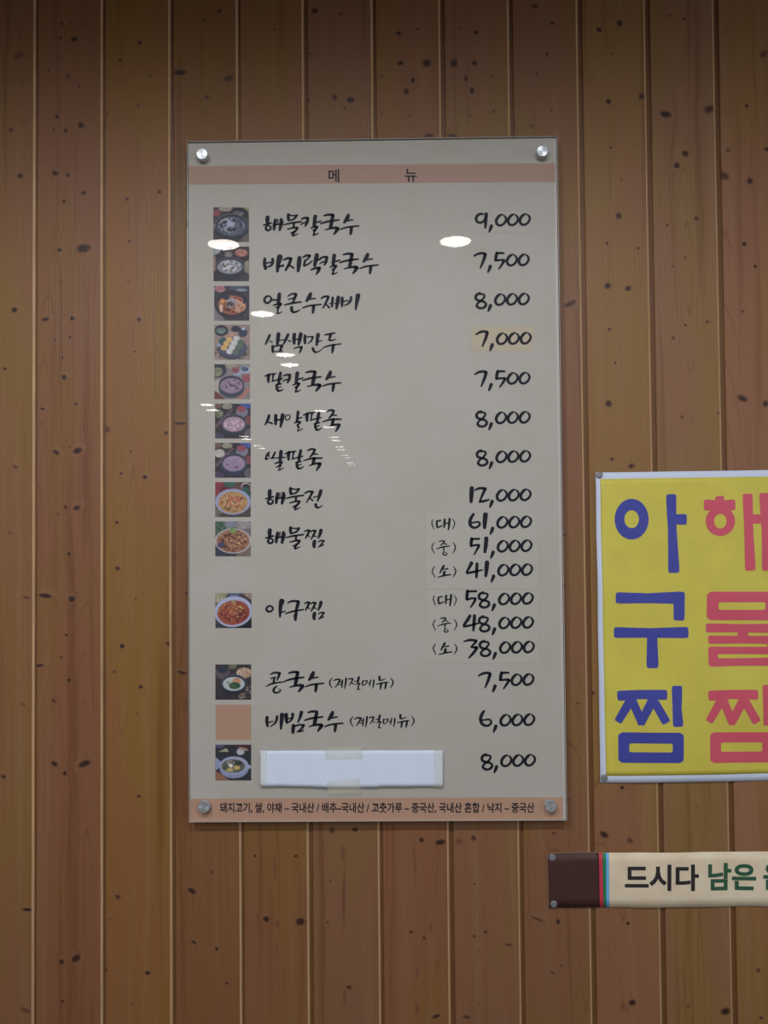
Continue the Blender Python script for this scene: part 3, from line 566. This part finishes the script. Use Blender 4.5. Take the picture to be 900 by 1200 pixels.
# dish photographs: flat prints, painted as colours on a fine grid
def vnoise(n, seed, cell):
    r = np.random.RandomState(seed); g = r.rand(n // cell + 3, n // cell + 3)
    t = np.arange(n) / cell; i = t.astype(int); f = t - i; f = f * f * (3 - 2 * f)
    a = g[np.ix_(i, i)]; b = g[np.ix_(i, i + 1)]; c = g[np.ix_(i + 1, i)]; d = g[np.ix_(i + 1, i + 1)]
    fx = f[None, :]; fy = f[:, None]
    return (a * (1 - fx) + b * fx) * (1 - fy) + (c * (1 - fx) + d * fx) * fy
PN = 72
def paint(ops, seed):
    yy, xx = np.mgrid[0:PN, 0:PN] * (100.0 / (PN - 1))
    im = np.zeros((PN, PN, 3)) + 60
    for q, op in enumerate(ops):
        kind = op[0]
        if kind == 'bg': m = np.ones((PN, PN)); col, amt = op[1], op[2]
        elif kind == 'e':                      # ellipse cx cy rx ry
            _, cx_, cy_, rx, ry, col, amt = op[:7]; ang = math.radians(op[7]) if len(op) > 7 else 0
            dx, dy = xx - cx_, yy - cy_; u = (dx * math.cos(ang) + dy * math.sin(ang)) / rx; v = (-dx * math.sin(ang) + dy * math.cos(ang)) / ry
            d = np.sqrt(u * u + v * v); m = np.clip((1 - d) * min(rx, ry) / 1.8 + 0.5, 0, 1)
        elif kind == 'p':                      # convex polygon
            pts, col, amt = op[1], op[2], op[3]; m = np.ones((PN, PN)) * 9
            A = sum(pts[k][0] * pts[(k + 1) % len(pts)][1] - pts[(k + 1) % len(pts)][0] * pts[k][1] for k in range(len(pts)))
            for k in range(len(pts)):
                (x0, y0), (x1, y1) = pts[k], pts[(k + 1) % len(pts)]; l = math.hypot(x1 - x0, y1 - y0)
                m = np.minimum(m, ((x1 - x0) * (yy - y0) - (y1 - y0) * (xx - x0)) / l * (1 if A > 0 else -1))
            m = np.clip(m / 1.8 + 0.5, 0, 1)
        elif kind == 's':                      # speckle inside an ellipse: cx cy rx ry colour cell threshold
            _, cx_, cy_, rx, ry, col, cell, th = op[:8]; amt = 12
            d = np.sqrt(((xx - cx_) / rx) ** 2 + ((yy - cy_) / ry) ** 2); m = np.clip((1 - d) * 6, 0, 1)
            m = m * np.clip((vnoise(PN, seed * 31 + q, cell) - th) * 7, 0, 1)
        n = (vnoise(PN, seed * 17 + q, 3) - 0.5) * amt * 2 + (vnoise(PN, seed * 13 + q, 7) - 0.5) * amt
        c = np.array(col, float)[None, None, :] + n[:, :, None]
        im = im * (1 - m[:, :, None]) + c * m[:, :, None]
    return np.clip(im, 8, 250)
photo_mat = bpy.data.materials.new('photo_print'); photo_mat.use_nodes = True
pt_ = NT(photo_mat.node_tree); at_ = pt_.n('ShaderNodeAttribute', attribute_name='ink')
pt_.L.new(at_.outputs['Color'], photo_mat.node_tree.nodes['Principled BSDF'].inputs['Base Color'])
photo_mat.node_tree.nodes['Principled BSDF'].inputs['Roughness'].default_value = 0.6
def photo(x0, y0, x1, y1, ops, seed, lab):
    im = paint(ops, seed)
    grey_ = im.mean(axis=2, keepdims=True); im = im * 0.8 + grey_ * 0.2
    V = []
    for r in range(PN):
        for c in range(PN):
            V.append(tuple(at(x0 + (x1 - x0) * c / (PN - 1), y0 + (y1 - y0) * r / (PN - 1), YT)))
    Fc = [(r * PN + c, (r + 1) * PN + c, (r + 1) * PN + c + 1, r * PN + c + 1) for r in range(PN - 1) for c in range(PN - 1)]
    o = mesh_obj('dish_photo', V, Fc, photo_mat, board)
    a = o.data.color_attributes.new('ink', 'FLOAT_COLOR', 'POINT')
    q = im / 255.0; q = np.where(q <= 0.04045, q / 12.92, ((q + 0.055) / 1.055) ** 2.4) / E0
    buf = np.ones((PN * PN, 4), np.float32); buf[:, :3] = np.clip(q.reshape(-1, 3) * 0.72, 0, .9)
    a.data.foreach_set('color', buf.ravel()); o['label'] = lab
bk = (40, 38, 52); bl = (96, 104, 128)
def pot(cx_, cy_, rx, ry, inner, amt, rim=(84, 88, 112), side=(38, 38, 54)):
    return [('e', cx_, cy_ + 10, rx, ry * 1.08, side, 5), ('e', cx_, cy_, rx, ry, rim, 5), ('e', cx_, cy_ + 0.6, rx * .94, ry * .93, (34, 34, 48), 3), ('e', cx_, cy_ + 3, rx * .88, ry * .83, inner, amt)]
P = []
P.append((250, 243, 291.8, 283.5, [('bg', (66, 52, 58), 12), ('e', 35, 5, 20, 7, (150, 136, 126), 22), ('p', [(76, 0), (100, 0), (100, 22), (88, 14)], (150, 144, 84), 8),
    ('e', 8, 16, 12, 10, (142, 66, 76), 6), ('e', 72, 18, 26, 17, (30, 28, 42), 4), ('e', 70, 18, 16, 8, (96, 96, 96), 16), ('p', [(0, 48), (8, 46), (10, 60), (0, 64)], (130, 112, 106), 8)]
    + pot(51, 51, 46, 33, (84, 88, 110), 14) + [('s', 50, 52, 38, 25, (164, 158, 164), 4, .5), ('s', 50, 52, 38, 25, (44, 42, 62), 5, .6), ('e', 46, 48, 9, 8, (160, 166, 192), 6), ('p', [(82, 84), (100, 74), (100, 100), (78, 100)], (96, 82, 82), 8)], 'photo of seafood noodles in a black pot, topmost of the column'))
P.append((250.2, 289, 292, 329.5, [('bg', (44, 40, 50), 6), ('p', [(0, 0), (28, 0), (16, 18), (0, 26)], (150, 150, 160), 8), ('p', [(0, 28), (6, 28), (6, 70), (0, 70)], (150, 110, 90), 5), ('p', [(88, 42), (100, 40), (100, 80), (84, 70)], (140, 128, 106), 10),
    ('e', 78, 24, 24, 22, (54, 32, 46), 4), ('e', 78, 18, 18, 11, (178, 110, 96), 20), ('e', 42, 22, 12, 8, (118, 112, 108), 16), ('e', 88, 92, 14, 12, (56, 58, 62), 6)] + pot(46, 55, 40, 25, (138, 136, 150), 14)
    + [('s', 46, 57, 33, 19, (110, 78, 66), 4, .55), ('s', 46, 57, 33, 19, (186, 184, 194), 4, .56)], 'photo of clam noodles in a black pot'))
P.append((251, 335, 292.2, 375.8, [('bg', (62, 54, 66), 10), ('p', [(0, 60), (16, 70), (30, 100), (0, 100)], (120, 112, 118), 22), ('e', 16, 8, 16, 10, (170, 104, 110), 20), ('e', 64, 4, 20, 8, (70, 80, 104), 6), ('e', 78, 12, 16, 4, (128, 136, 160), 6)]
    + [('e', 50, 54, 48, 40, (42, 32, 46), 5), ('e', 50, 52, 46, 32, (54, 40, 54), 5), ('e', 51, 55, 40, 27, (168, 92, 60), 16), ('s', 51, 55, 39, 26, (132, 46, 36), 5, .5), ('s', 70, 56, 22, 22, (196, 140, 112), 5, .5), ('e', 20, 64, 5, 12, (214, 168, 150), 8),
    ('e', 48, 49, 15, 15, (150, 134, 142), 18), ('s', 44, 60, 16, 16, (50, 42, 40), 4, .5), ('e', 34, 34, 9, 6, (30, 40, 62), 6), ('e', 86, 42, 5, 9, (30, 40, 62), 6), ('e', 24, 44, 8, 6, (210, 140, 60), 8)], 'photo of red spicy dumpling soup in a black bowl'))
P.append((251.2, 380.5, 292.8, 421.5, [('bg', (148, 120, 114), 12), ('s', 50, 76, 54, 30, (60, 52, 54), 3, .48), ('e', 20, 17, 19, 16, (34, 36, 50), 4), ('e', 19, 17, 14, 9, (90, 108, 108), 26), ('e', 60, 12, 13, 9, (48, 34, 52), 4), ('e', 80, 22, 13, 14, (44, 48, 74), 8), ('e', 82, 12, 6, 4, (170, 180, 205), 8),
    ('e', 48, 28, 22, 4, (180, 132, 110), 14, -15), ('e', 50, 68, 41, 31, (58, 58, 78), 5), ('e', 50, 65, 40, 28, (72, 74, 96), 5), ('e', 22, 46, 12, 8, (48, 82, 84), 8, -45), ('e', 13, 58, 5, 5, (150, 150, 178), 5)]
    + [('e', x, y, 9, 8, (212, 160, 84), 9) for x, y in ((42, 43), (34, 54), (27, 66))] + [('e', x, y, 9.5, 8.5, (194, 186, 188), 8) for x, y in ((62, 40), (56, 52), (50, 64), (43, 76))] + [('e', x, y, 9, 8, (86, 104, 84), 10) for x, y in ((74, 50), (71, 63), (60, 78))], 'photo of yellow, white and green dumplings on a dark plate'))
P.append((251.2, 426.8, 293, 467.8, [('bg', (128, 118, 118), 6), ('p', [(0, 48), (18, 42), (24, 84), (0, 76)], (170, 158, 146), 4), ('p', [(0, 76), (32, 100), (0, 100)], (112, 52, 50), 5), ('e', 10, 16, 24, 22, (44, 44, 62), 4), ('e', 9, 22, 14, 13, (128, 126, 98), 20), ('e', 48, 6, 16, 8, (150, 140, 120), 24),
    ('e', 64, 22, 14, 12, (146, 148, 172), 6), ('e', 59, 17, 11, 9, (148, 70, 82), 6), ('e', 88, 16, 13, 11, (160, 166, 184), 8), ('e', 86, 14, 10, 7, (64, 74, 112), 8), ('e', 90, 40, 13, 12, (150, 70, 80), 8), ('p', [(60, 100), (92, 66), (100, 68), (100, 76), (78, 100)], (172, 108, 96), 8)]
    + pot(48, 58, 36, 26, (146, 118, 142), 8, (88, 92, 114), (56, 60, 78)) + [('s', 48, 60, 28, 18, (104, 52, 82), 4, .62)], 'photo of red bean noodles in a black pot'))
RB = lambda pale: [('bg', (44, 38, 48), 6), ('e', 6, 6, 12, 9, (116, 80, 66), 6), ('e', 34, 8, 15, 8, (150, 142, 118), 20), ('p', [(0, 62), (46, 14), (54, 16), (4, 72)], (104, 74, 84), 5), ('p', [(52, 0), (100, 0), (100, 22), (84, 12), (52, 6)], (52, 78, 160), 14),
    ('e', 12, 30, 16 if pale else 11, 12, (180, 168, 160) if pale else (110, 110, 84), 20), ('e', 76, 24, 17, 15, (118, 112, 130), 6), ('e', 74, 15, 13, 9, (150, 62, 74), 6), ('e', 96, 48, 11, 13, (134, 54, 66), 6), ('e', 8, 94, 18, 12, (72, 60, 84), 5), ('e', 96, 88, 14, 16, (96, 82, 96), 5)]
P.append((252, 473, 293.6, 513.8, RB(False) + pot(53, 56, 36, 26, (166, 130, 146), 14, (88, 92, 114), (44, 46, 64)) + [('s', 53, 59, 30, 20, (204, 172, 186), 3, .55)], 'photo of red bean porridge with round rice cakes'))
P.append((252, 519, 293.8, 559.8, RB(True) + pot(53, 56, 36, 27, (148, 122, 152), 6, (88, 92, 114), (44, 50, 78)) + [('e', 35, 63, 4, 3, (128, 78, 96), 4), ('e', 60, 70, 5, 4, (120, 66, 90), 4), ('e', 44, 45, 4, 3, (176, 140, 160), 4), ('e', 70, 52, 4, 3, (180, 140, 160), 4)], 'photo of smooth red bean and rice porridge'))
P.append((252.2, 565, 293.8, 606, [('bg', (92, 62, 54), 8), ('e', 14, 20, 24, 22, (142, 44, 54), 8), ('e', 32, 22, 20, 12, (104, 30, 50), 5), ('e', 40, 6, 16, 9, (44, 90, 78), 14), ('e', 86, 12, 13, 11, (176, 160, 160), 6), ('e', 87, 14, 11, 9, (56, 34, 44), 4), ('e', 84, 26, 10, 13, (32, 88, 80), 6, 30), ('e', 92, 42, 10, 12, (24, 78, 74), 6),
    ('p', [(0, 70), (20, 86), (20, 100), (0, 100)], (110, 98, 86), 6), ('p', [(12, 92), (100, 70), (100, 100), (12, 100)], (70, 62, 54), 6), ('e', 50, 56, 50, 37, (150, 150, 184), 4), ('e', 50, 58, 41, 31, (186, 132, 78), 14), ('s', 50, 58, 38, 29, (124, 82, 44), 4, .55), ('s', 48, 56, 28, 18, (192, 92, 64), 5, .5), ('s', 50, 56, 30, 20, (226, 180, 150), 3, .74)], 'photo of golden seafood pancake on a white plate'))
P.append((252.2, 611, 294, 652, [('bg', (110, 104, 104), 8), ('e', 10, 20, 20, 22, (62, 90, 66), 24), ('e', 42, 8, 16, 10, (120, 128, 140), 6), ('e', 80, 10, 24, 12, (146, 134, 136), 18), ('p', [(0, 70), (60, 92), (60, 100), (0, 100)], (50, 50, 66), 5), ('p', [(60, 96), (100, 72), (100, 100), (60, 100)], (122, 98, 84), 6),
    ('e', 50, 56, 51, 36, (178, 168, 174), 5), ('e', 50, 56, 46, 33, (154, 98, 66), 18), ('s', 50, 58, 44, 30, (92, 46, 34), 4, .54), ('s', 60, 58, 32, 26, (206, 150, 100), 3, .58), ('e', 16, 68, 10, 8, (70, 62, 92), 10), ('e', 50, 27, 10, 8, (116, 150, 74), 14)], 'photo of braised seafood heaped on a white plate'))
P.append((252.4, 695, 294.8, 736, [('bg', (56, 52, 62), 12), ('p', [(0, 0), (36, 0), (20, 24), (0, 30)], (160, 150, 116), 24), ('p', [(36, 0), (72, 0), (60, 12), (40, 10)], (84, 94, 130), 5), ('p', [(70, 0), (100, 0), (100, 20)], (148, 112, 96), 26), ('p', [(70, 86), (100, 70), (100, 100), (40, 100)], (16, 14, 24), 2),
    ('e', 50, 53, 53, 44, (164, 168, 202), 4, -8), ('e', 50, 56, 45, 35, (162, 66, 46), 14, -8), ('s', 46, 52, 40, 30, (196, 122, 72), 3, .52), ('s', 52, 58, 42, 30, (110, 34, 34), 4, .52), ('s', 58, 46, 26, 14, (196, 160, 74), 3, .64), ('e', 50, 24, 6, 4, (150, 140, 90), 10)], 'photo of red braised monkfish on a white plate'))
P.append((252.4, 778.6, 294.4, 820, [('bg', (50, 44, 50), 8), ('e', 20, 24, 20, 18, (92, 78, 82), 5), ('e', 20, 16, 14, 9, (38, 48, 72), 6), ('e', 48, 6, 12, 8, (120, 110, 88), 16), ('e', 80, 24, 22, 15, (182, 146, 116), 30), ('s', 84, 80, 26, 24, (132, 112, 98), 3, .5)] + pot(51, 52, 35, 24, (176, 184, 184), 4, (80, 86, 112), (34, 34, 52))
    + [('e', 60, 46, 12, 7, (198, 132, 86), 14), ('e', 54, 60, 16, 10, (52, 92, 54), 18), ('e', 36, 52, 5, 5, (136, 140, 120), 12)], 'photo of white bean-milk noodles in a dark bowl'))
P.append((252.4, 872.6, 294.4, 914.6, [('bg', (40, 42, 52), 6), ('p', [(50, 0), (100, 0), (100, 18), (60, 12)], (64, 30, 38), 4), ('e', 12, 4, 14, 6, (74, 76, 110), 5), ('p', [(8, 20), (30, 10), (38, 20)], (176, 164, 138), 12), ('e', 70, 20, 11, 9, (178, 180, 188), 6), ('e', 78, 12, 14, 4, (160, 130, 104), 5, 15), ('p', [(0, 34), (20, 52), (6, 70), (0, 70)], (134, 148, 182), 5),
    ('p', [(0, 72), (20, 84), (40, 100), (0, 100)], (150, 96, 72), 8), ('e', 92, 62, 9, 6, (150, 158, 190), 5), ('e', 52, 68, 40, 26, (134, 140, 176), 4), ('e', 52, 58, 40, 25, (156, 162, 194), 4), ('e', 50, 60, 33, 19, (92, 90, 84), 12), ('s', 50, 60, 32, 18, (160, 154, 136), 4, .5), ('e', 64, 52, 10, 7, (44, 62, 54), 8), ('e', 40, 70, 10, 5, (200, 166, 92), 10), ('e', 60, 64, 9, 6, (206, 166, 84), 8), ('e', 43, 58, 6, 5, (228, 216, 206), 6), ('e', 28, 64, 7, 6, (70, 80, 64), 8)], 'photo of dumpling soup in a white pot, lowest of the column'))
for q, (x0, y0, x1, y1, ops, lab_) in enumerate(P): photo(x0, y0, x1, y1, ops, q + 3, lab_)
tag(px_quad('blank_photo', [(252.6, 825.8), (294.4, 825.6), (294.4, 867.2), (252.6, 867.4)], YT, new_mat('salmon_square', alb(148, 116, 97), 0.7), board), 'plain salmon square in place of a photo')

# steel standoff caps
steel = new_mat('brushed_steel', (0.70, 0.71, 0.74, 1), 0.38, 0.72)
stt = NT(steel.node_tree); sb = steel.node_tree.nodes['Principled BSDF']
tg = stt.n('ShaderNodeTangent', direction_type='RADIAL', axis='Y'); stt.L.new(tg.outputs[0], sb.inputs['Tangent'])
sb.inputs['Anisotropic'].default_value = 0.6
def lathe_y(prof, n=40):
    """prof: (radius, y) -> vertices around the y axis"""
    V = [(r * math.cos(2 * math.pi * k / n), y, r * math.sin(2 * math.pi * k / n)) for r, y in prof for k in range(n)]
    Fc = []
    for j in range(len(prof) - 1):
        for k in range(n):
            Fc.append((j * n + k, j * n + (k + 1) % n, (j + 1) * n + (k + 1) % n, (j + 1) * n + k))
    Fc.append(tuple(range(n))); Fc.append(tuple((len(prof) - 1) * n + k for k in reversed(range(n))))
    return V, Fc
bolt_me = None
for bx, by in ((236.6, 180.3), (635.6, 177.0), (238.6, 946.2), (645.6, 945.5)):
    p = at(bx, by, -0.034)
    V, Fc = lathe_y([(0.0085, 0.0), (0.0094, 0.0009), (0.0094, 0.0078)])
    o = mesh_obj('standoff_cap', V, Fc, steel, board)
    for pl in o.data.polygons: pl.use_smooth = len(pl.vertices) == 4
    o.location = (p.x - board.location.x, -0.0340 - board.location.y, p.z - board.location.z); o.matrix_parent_inverse = Matrix()
    V, Fc = lathe_y([(0.0075, 0.0), (0.0075, 0.0185)])
    b2 = mesh_obj('standoff_barrel', V, Fc, steel, board)
    b2.location = (p.x - board.location.x, -0.0190 - board.location.y, p.z - board.location.z); b2.matrix_parent_inverse = Matrix()

# ------------------------------------------------------------------ white paper slip taped over the last dish
slip = empty('paper_slip', at(412, 922, YF)); 
tag(slip, 'blank white paper strip taped over the lowest dish name on the menu board', 'paper')
def sheet(name, pts_fn, nu, nv, surf, mat, parent, thick=0.0003):
    """curved sheet: pts_fn(u, v) gives x, z in metres; surf(x, z) gives y"""
    V = []
    for j in range(nv + 1):
        for i in range(nu + 1):
            x, z = pts_fn(i / nu, j / nv); V.append((x, surf(x, z), z))
    n = len(V); V += [(x, y + thick, z) for x, y, z in V]
    idx = lambda i, j: j * (nu + 1) + i
    Fc = []
    for j in range(nv):
        for i in range(nu):
            q = (idx(i, j), idx(i, j + 1), idx(i + 1, j + 1), idx(i + 1, j)); Fc.append(q); Fc.append(tuple(n + k for k in reversed(q)))
    rim = [idx(i, 0) for i in range(nu)] + [idx(nu, j) for j in range(nv)] + [idx(i, nv) for i in range(nu, 0, -1)] + [idx(0, j) for j in range(nv, 0, -1)]
    for a, b in zip(rim, rim[1:] + rim[:1]): Fc.append((a, b, n + b, n + a))
    return mesh_obj(name, V, Fc, mat, parent, True)
def quadmap(tl, tr, br, bl, y):
    A, B, C_, D = (at(*p, y) for p in (tl, tr, br, bl))
    def f(u, v):                               # v from top to bottom
        p = A.lerp(B, u).lerp(D.lerp(C_, u), v); return p.x, p.z
    return f
x376 = at(376, 900, YF).x; x447 = at(447, 900, YF).x; zt = at(400, 879, YF).z
def slip_surf(x, z):
    fold = 0.0009 * max(0, 1 - abs(x - x376) / .004) + 0.0007 * max(0, 1 - abs(x - x447) / .004)
    t = (zt - z) / 0.058
    return YF - 0.0010 - 0.0012 * t * (0.6 + 0.4 * math.sin(x * 60)) + fold * 0.8 - .0004 * math.sin(x * 140 + z * 50)
base_f = quadmap((304.6, 879.6), (519.4, 879.0), (519.2, 921.0), (305.2, 921.0), YF)
def slip_f(u, v):
    x, z = base_f(u, v)
    z -= v * (0.0022 * math.sin(u * 3.1) ** 2 if u < .65 else 0.0004)
    return x, z
pap = new_mat('white_paper', (0.74, 0.80, 0.93, 1), 0.75)
sheet('paper_sheet', slip_f, 60, 10, slip_surf, pap, slip)
tape = bpy.data.materials.new('clear_tape'); tape.use_nodes = True
tb = tape.node_tree.nodes['Principled BSDF']; tb.inputs['Base Color'].default_value = alb(200, 188, 166); tb.inputs['Roughness'].default_value = 0.25
tb.inputs['Alpha'].default_value = 0.14
for tl_, tr_, br_, bl_ in (((508, 877.5), (518.6, 877.5), (519.0, 922.5), (509, 922)), ((304.8, 880.5), (312.6, 880), (312.8, 921), (305.4, 921)),
                         ((381, 876.5), (424, 875.5), (425, 889), (382, 889.6)), ((383, 916), (421, 912), (424, 929), (384, 931))):
    sheet('tape', quadmap(tl_, tr_, br_, bl_, YF), 6, 4, lambda x, z: min(slip_surf(x, z), YF - .0006) - .0005, tape, slip, 0.0001)

# ------------------------------------------------------------------ yellow poster
def po_surf(x, z): return -0.0042 - 0.0018 * math.sin(x * 21 + 1.0) * math.sin(z * 9 + .5) - 0.0007 * math.sin(x * 37 + z * 43) - 0.0006 * math.sin(z * 31)
YO = -0.004
pf = quadmap((697.6, 553.8), (936, 550.4), (940, 914.6), (703.8, 917.6), YO)
poster = empty('poster', at(818, 916, YO))
tag(poster, 'yellow poster with large blue and red lettering, white border, tacked to the boards', 'poster')
white_p = new_mat('poster_paper', (0.68, 0.73, 0.88, 1), 0.55)
yel = new_mat('yellow_print', alb(196, 182, 52), 0.5)
yt = NT(yel.node_tree); ync = yt.noise(yt.n('ShaderNodeTexCoord').outputs['Object'], 14.0, 5.0, 0.65)
yt.L.new(yt.mix(yt.remap(ync, 0.35, 0.65), alb(169, 155, 62), alb(176, 163, 65)), yel.node_tree.nodes['Principled BSDF'].inputs['Base Color'])
sheet('poster_sheet', pf, 48, 60, po_surf, white_p, poster, 0.0004)
sheet('yellow_panel', quadmap((702.9, 561.4), (930, 558), (932.6, 906.4), (710.2, 909.4), YO), 48, 60, lambda x, z: po_surf(x, z) - .0002, yel, poster, 0.0001)
blue = new_mat('blue_print', alb(52, 56, 128), 0.5); red = new_mat('red_print', alb(174, 68, 84), 0.5)
Q1 = (690, 540, 4.286); Q2 = (690, 730, 4.286)
def ring_geo(cx_, cy_, RX_o, RY_o, RX_i, RY_i, n=44):
    V = [(cx_ + RX_o * math.cos(2 * math.pi * k / n), cy_ + RY_o * math.sin(2 * math.pi * k / n)) for k in range(n)]
    V += [(cx_ + RX_i * math.cos(2 * math.pi * k / n), cy_ + RY_i * math.sin(2 * math.pi * k / n)) for k in range(n)]
    return V, [(k, (k + 1) % n, n + (k + 1) % n, n + k) for k in range(n)]
def frame_geo(x0, y0, x1, y1, a0, b0, a1, b1):
    """rounded outer box with a rectangular hole"""
    V, r = [], 14
    n = 48
    for (X0, Y0, X1, Y1, r) in ((x0, y0, x1, y1, 20), (a0, b0, a1, b1, 7)):
        for k in range(n):
            t = 2 * math.pi * (k + .5) / n; ca, sa = math.cos(t), math.sin(t)
            m = max(abs(ca), abs(sa)); ux, uy = ca / m, sa / m          # on the unit square
            X = (X0 + X1) / 2 + ux * (X1 - X0) / 2; Y = (Y0 + Y1) / 2 + uy * (Y1 - Y0) / 2
            cxx = min(max(X, X0 + r), X1 - r); cyy = min(max(Y, Y0 + r), Y1 - r)
            dx, dy = X - cxx, Y - cyy; l = math.hypot(dx, dy)
            if dx and dy and l > r: X, Y = cxx + dx / l * r, cyy + dy / l * r
            V.append((X, Y))
    return V, [(k, (k + 1) % n, n + (k + 1) % n, n + k) for k in range(n)]
def to_px(V, fr_, dx=0): return [(fr_[0] + (x + dx) / fr_[2], fr_[1] + y / fr_[2]) for x, y in V]
def dense(s):                                    # cut long straight strokes so that they can follow the paper
    out = []
    for st in parse(s):
        P_ = [st[0]]
        for a, b in zip(st, st[1:]):
            n = max(1, int(math.hypot(b[0] - a[0], b[1] - a[1]) / 22))
            P_ += [tuple(a[i] + (b[i] - a[i]) * k / n for i in range(3)) for k in range(1, n + 1)]
        out.append(','.join('%g %g %g' % p for p in P_))
    return ';'.join(out)
def letters(name, parts, mat):
    V, Fc = [], []
    for v, f in parts:
        n = len(V); V += v; Fc += [tuple(i + n for i in q) for q in f]
    return flat_print(name, V, Fc, YO, mat, poster, lambda x, z: po_surf(x, z) - .0003)
def fat(s, fr_, dx=0):
    return strokes_geo([(dense(s), *fr_, dx / fr_[2], 0)], 1.0, 1, 5.0, False)
v, f = ring_geo(215, 293, 86, 102, 37, 45); 
letters('blue_syllable', [(to_px(v, Q1), f), fat("415 186 50,421 350 44,427 542 56;430 294 50,474 294 54", Q1)], blue)
letters('blue_syllable', [fat("154 688 56,300 690 50,456 688 62;455 680 56,454 782 56", Q1), fat("146 48 54,312 50 48,480 48 56;318 62 50,320 205 60", Q2)], blue)
jj = "160 364 50,262 358 46,374 360 50;212 380 46,152 484 40;218 392 42,262 494 42;322 378 46,262 494 42;326 392 42,380 486 44"
v, f = frame_geo(148, 549, 474, 702, 203, 604, 419, 649)
letters('blue_syllable', [fat(jj + ";442 334 52,441 430 46,445 500 52", Q2), (to_px(v, Q2), f)], blue)
v, f = ring_geo(660, 303, 72, 74, 31, 37)
letters('red_syllable', [(to_px(v, Q1), f), fat("656 194 46,658 215 44;598 222 56,656 222 42,714 222 54;796 184 50,800 350 44,808 532 52;880 180 50,888 350 46,892 532 52;800 292 46,885 292 46", Q1)], red)
v, f = frame_geo(592, 657, 940, 800, 650, 709, 884, 748)
letters('red_syllable', [(to_px(v, Q1), f), fat("606 25 46,760 26 42,925 26 46;773 40 50,773 66 54;616 84 42,760 84 38,925 84 42;915 84 40,915 138 40;618 138 38,760 138 36,925 138 38;622 136 44,626 196 50;624 198 42,760 196 38,935 194 42", Q2)], red)
v, f = frame_geo(608, 549, 934, 702, 663, 600, 874, 647)
letters('red_syllable', [fat(jj + ";442 330 52,441 430 46,445 496 52", Q2, 457), (to_px(v, Q2), f)], red)

# ------------------------------------------------------------------ banner strip
def ba_surf(x, z): return -0.0040 - 0.0012 * math.sin(x * 26 + 2.2) - 0.0006 * math.sin(x * 61 + z * 40)
banner = empty('banner', at(800, 1063, YO))
tag(banner, 'long cream banner strip with brown end panel and black and green lettering, below the poster', 'banner')
ban = new_mat('banner_cloth', alb(192, 174, 146), 0.7)
bt = NT(ban.node_tree); bn = bt.noise(bt.n('ShaderNodeTexCoord').outputs['Object'], 22.0, 4.0)
bt.L.new(bt.mix(bt.remap(bn, .35, .65), alb(184, 166, 141), alb(194, 178, 154)), ban.node_tree.nodes['Principled BSDF'].inputs['Base Color'])
def ban_quad(name, x0t, x0b, x1t, x1b, mat, off_, nu, thick=0.0001):
    yt_ = lambda x: 999.8 - (x - 641) * 0.0068; yb_ = lambda x: 1063.9 - (x - 641) * 0.0056
    q = quadmap((x0t, yt_(x0t)), (x1t, yt_(x1t)), (x1b, yb_(x1b)), (x0b, yb_(x0b)), YO)
    return sheet(name, q, nu, 6, lambda x, z: ba_surf(x, z) - off_, mat, banner, thick)
ban_quad('banner_cloth', 641.4, 643.4, 1140, 1140, ban, 0, 110, 0.0005)
ban_quad('brown_panel', 641.5, 643.5, 701.8, 703.2, new_mat('brown_print', alb(56, 31, 26), 0.55), .0003, 16)
ban_quad('red_stripe', 701.8, 703.2, 706.0, 707.6, new_mat('red_stripe_print', alb(170, 46, 62), 0.55), .0003, 3)
ban_quad('green_stripe', 706.0, 707.6, 710.1, 710.8, new_mat('green_stripe_print', alb(28, 104, 66), 0.55), .0003, 3)
ban_quad('blue_stripe', 710.1, 710.8, 713.4, 714.4, new_mat('blue_stripe_print', alb(92, 150, 196), 0.55), .0003, 3)
ink2 = new_mat('banner_black', alb(34, 28, 30), 0.6); grn = new_mat('banner_green', alb(36, 72, 50), 0.6)
bsf = lambda x, z: ba_surf(x, z) - .0004
type_print('black_lettering', '드시다', 732.0, 1012.6, 818.6, 1043.6, YO, ink2, banner, 0.030, bsf)
type_print('green_lettering', '남은', 829.9, 1011.4, 886.0, 1043.4, YO, grn, banner, 0.030, bsf)
type_print('green_lettering', '음', 894.4, 1011.0, 921.0, 1042.6, YO, grn, banner, 0.030, bsf)

# ------------------------------------------------------------------ flat round tacks
tackm = new_mat('grey_tack', alb(112, 110, 112), 0.4, 0.25)
tacks = [(701.8, 556.6, 'poster', 'grey round tack in the top left corner of the yellow poster'), (708.2, 911.6, 'poster', 'grey round tack in the bottom left corner of the yellow poster'),
         (647.0, 1004.4, 'banner', 'grey round tack in the top left corner of the banner strip'), (648.9, 1059.4, 'banner', 'grey round tack in the bottom left corner of the banner strip')]
for tx, ty, wh, lb in tacks:
    p = at(tx, ty, YO); ys = (po_surf if wh == 'poster' else ba_surf)(p.x, p.z) - .0005
    V, Fc = lathe_y([(0.0040, -0.0020), (0.0050, -0.0016), (0.0057, -0.0008), (0.0057, 0.0), (0.0007, 0.0), (0.0006, 0.006)], 28)
    o = mesh_obj('tack', V, Fc, tackm); o.location = (p.x, ys, p.z)
    tag(o, lb, 'tack', 'grey tacks holding the poster and the banner')
